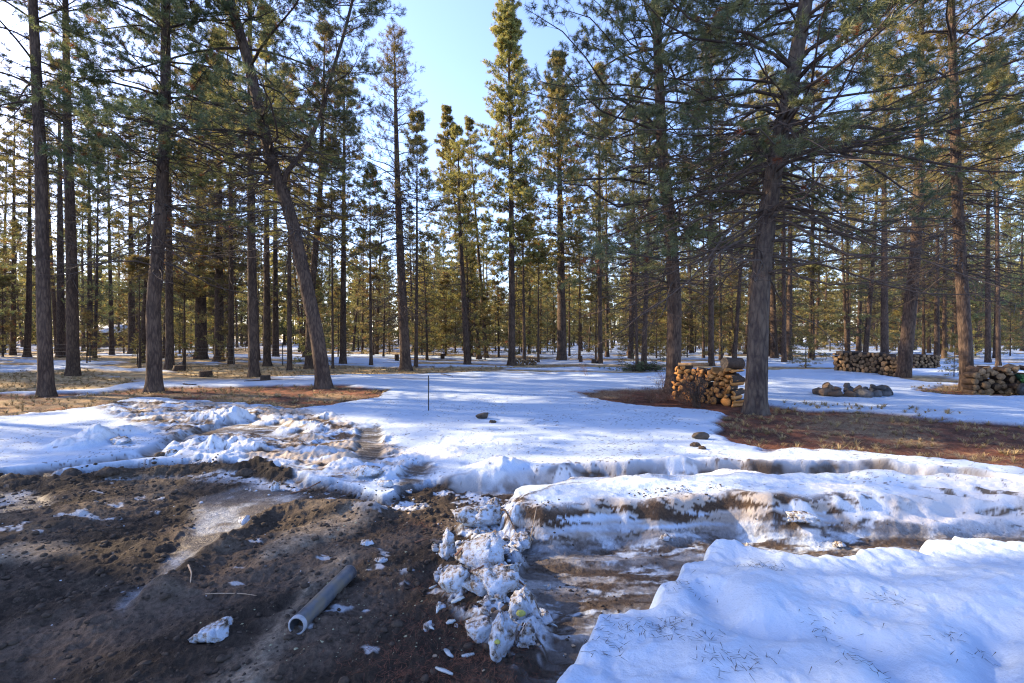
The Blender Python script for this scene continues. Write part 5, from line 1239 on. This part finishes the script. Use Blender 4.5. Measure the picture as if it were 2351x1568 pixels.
C_ = Acc(); C_.add(V, None, np.arange(len(V)).reshape(-1, 3), .3); obj('needles', C_.mesh('needles', [M_NEED], False), o)

# ------------------------------------------------------------------ fences, cabin, wheelbarrow
def wire_fence():
    x0, y0 = -34, 27.5; x1, y1 = -10.5, 26.5; L = math.hypot(x1 - x0, y1 - y0)
    o = obj('wire_fence', None, loc=(x0, y0, gz(x0, y0)), rot=(0, 0, math.atan2(y1 - y0, x1 - x0))); tag(o, 'thin wire stock fence running behind the left pines', 'fence')
    xs = np.linspace(0, L, 30)
    for z in (.25, .5, .75, .95, 1.15):
        P = np.stack([xs, 0 * xs, z + .015 * np.sin(xs)], 1); V, q = tubes(P[None], np.full((1, 30), .0035), 4); obj('wire', mesh('wire', V, q, None, [M_WIRE]), o)
    for k in range(9):
        V, q = tubes(np.array([[[k * L / 8, .03, -.2], [k * L / 8, .03, 1.3]]]), np.full((1, 2), .03), 6); obj('post', mesh('post', V, q, None, [M_STEEL]), o)
wire_fence()
def rail_fence(pxa, pxb, Y, lab):
    xa_ = (pxa - 1175) / 1045 * Y; xb_ = (pxb - 1175) / 1045 * Y; L = xb_ - xa_
    o = obj('rail_fence', None, loc=(xa_, Y, gz(xa_, Y))); tag(o, lab, 'fence'); n = int(L / 2.4)
    for z in (.45, .85, 1.2):
        a = Acc(); a.add(*boxV(0, L, -.03, .03, z - .06, z + .06)); obj('rail', a.mesh('rail', [M_RAIL], False), o)
    for k in range(n + 1):
        a = Acc(); a.add(*boxV(k * L / n - .07, k * L / n + .07, -.115, -.033, -.2, 1.35)); obj('post', a.mesh('post', [M_RAIL], False), o)
rail_fence(1555, 1705, 60, 'pale wooden rail fence far behind the near woodpile')
def cabin():
    Y = 76; x = (255 - 1175) / 1045 * Y; o = obj('cabin', None, loc=(x, Y, gz(x, Y))); tag(o, 'low brown cabin far off among the left trees', 'cabin')
    a = Acc(); a.add(*boxV(-3.2, 3.2, -2.2, 2.2, -.3, 2.3)); obj('wall', a.mesh('wall', [M_CABIN], False), o)
    V = np.array([(-3.6, -2.7, 2.25), (3.6, -2.7, 2.25), (3.6, 0, 3.5), (-3.6, 0, 3.5), (-3.6, 2.7, 2.25), (3.6, 2.7, 2.25)], float); V2 = V + [0, 0, .12]
    a = Acc(); a.add(np.concatenate([V, V2]), np.array([(0, 3, 2, 1), (3, 4, 5, 2), (6, 7, 8, 9), (9, 8, 11, 10), (0, 1, 7, 6), (4, 10, 11, 5), (0, 6, 9, 3), (3, 9, 10, 4), (1, 2, 8, 7), (2, 5, 11, 8)])); obj('roof', a.mesh('roof', [M_ROOF], False), o)
    for wx in (-1.8, 1.6):
        a = Acc(); a.add(*boxV(wx - .5, wx + .5, -2.24, -2.202, .9, 1.8)); f_ = obj('window', a.mesh('window', [M_RAIL], False), o)
        a = Acc(); a.add(*boxV(wx - .42, wx + .42, -2.256, -2.243, .98, 1.72)); obj('pane', a.mesh('pane', [M_GLASS], False), f_)
    a = Acc(); a.add(*boxV(-.4, .5, -2.24, -2.203, -.1, 1.95)); obj('door', a.mesh('door', [noise_mat('orange_door', [(.3, (.35, .10, .04)), (.7, (.5, .17, .07))], 4.0)], False), o)
cabin()
def barrow():
    x, y = 14.15, 12.35; o = obj('wheelbarrow', None, loc=(x, y, gz(x, y)), rot=(0, 0, .15)); tag(o, 'green wheelbarrow at the right edge before the rightmost woodpile', 'wheelbarrow')
    a = Acc(); B = np.array([(0, -.24, .32), (.55, -.2, .30), (.55, .2, .30), (0, .24, .32)], float); Tp = np.array([(-.14, -.34, .60), (.78, -.3, .62), (.78, .3, .62), (-.14, .34, .60)], float)
    a.add(np.concatenate([B, Tp, B * [1, .95, 1] + [0, 0, .015], Tp * [.98, .96, 1]]), np.array([(0, 3, 2, 1), (0, 1, 5, 4), (1, 2, 6, 5), (2, 3, 7, 6), (3, 0, 4, 7), (8, 9, 10, 11), (8, 12, 13, 9), (9, 13, 14, 10), (10, 14, 15, 11), (11, 15, 12, 8), (4, 5, 13, 12), (5, 6, 14, 13), (6, 7, 15, 14), (7, 4, 12, 15)]))
    obj('tray', a.mesh('tray', [M_GREEN], False), o)
    for sy in (-1, 1):
        P = np.array([[[-.34, .03 * sy, .2], [0, .17 * sy, .29], [.6, .24 * sy, .30], [1.25, .30 * sy, .55]]]); V, q = tubes(P, np.full((1, 4), .018), 8); obj('handle', mesh('handle', V, q, None, [M_RAIL]), o)
        P = np.array([[[.5, .22 * sy, .3], [.62, .24 * sy, .0]]]); V, q = tubes(P, np.full((1, 2), .014), 6); obj('leg', mesh('leg', V, q, None, [M_STEEL]), o)
    th = np.arange(28) * 2 * PI / 28; ph = np.arange(10) * 2 * PI / 10; R = .15; r = .045
    V = np.stack([(R + r * np.cos(ph))[None] * np.cos(th)[:, None] - .32, np.broadcast_to(r * np.sin(ph), (28, 10)), (R + r * np.cos(ph))[None] * np.sin(th)[:, None] + .19], -1).reshape(-1, 3); idx = np.arange(280).reshape(28, 10)
    q = np.stack([idx, np.roll(idx, -1, 1), np.roll(np.roll(idx, -1, 1), -1, 0), np.roll(idx, -1, 0)], -1).reshape(-1, 4); w_ = obj('wheel', mesh('wheel', V, q, None, [M_RUBBER]), o)
    V, q, T0, T1 = cyl(.11, .11, .05, 20, 2, 0); V = V[:, [1, 0, 2]] + [-.32, -.025, .19]; obj('rim', mesh('rim', V, q, np.concatenate([T0, T1]), [M_STEEL], False), w_)
barrow()
finish_labels()
print('objects', len(bpy.data.objects), 'verts', sum(len(m.vertices) for m in bpy.data.meshes))
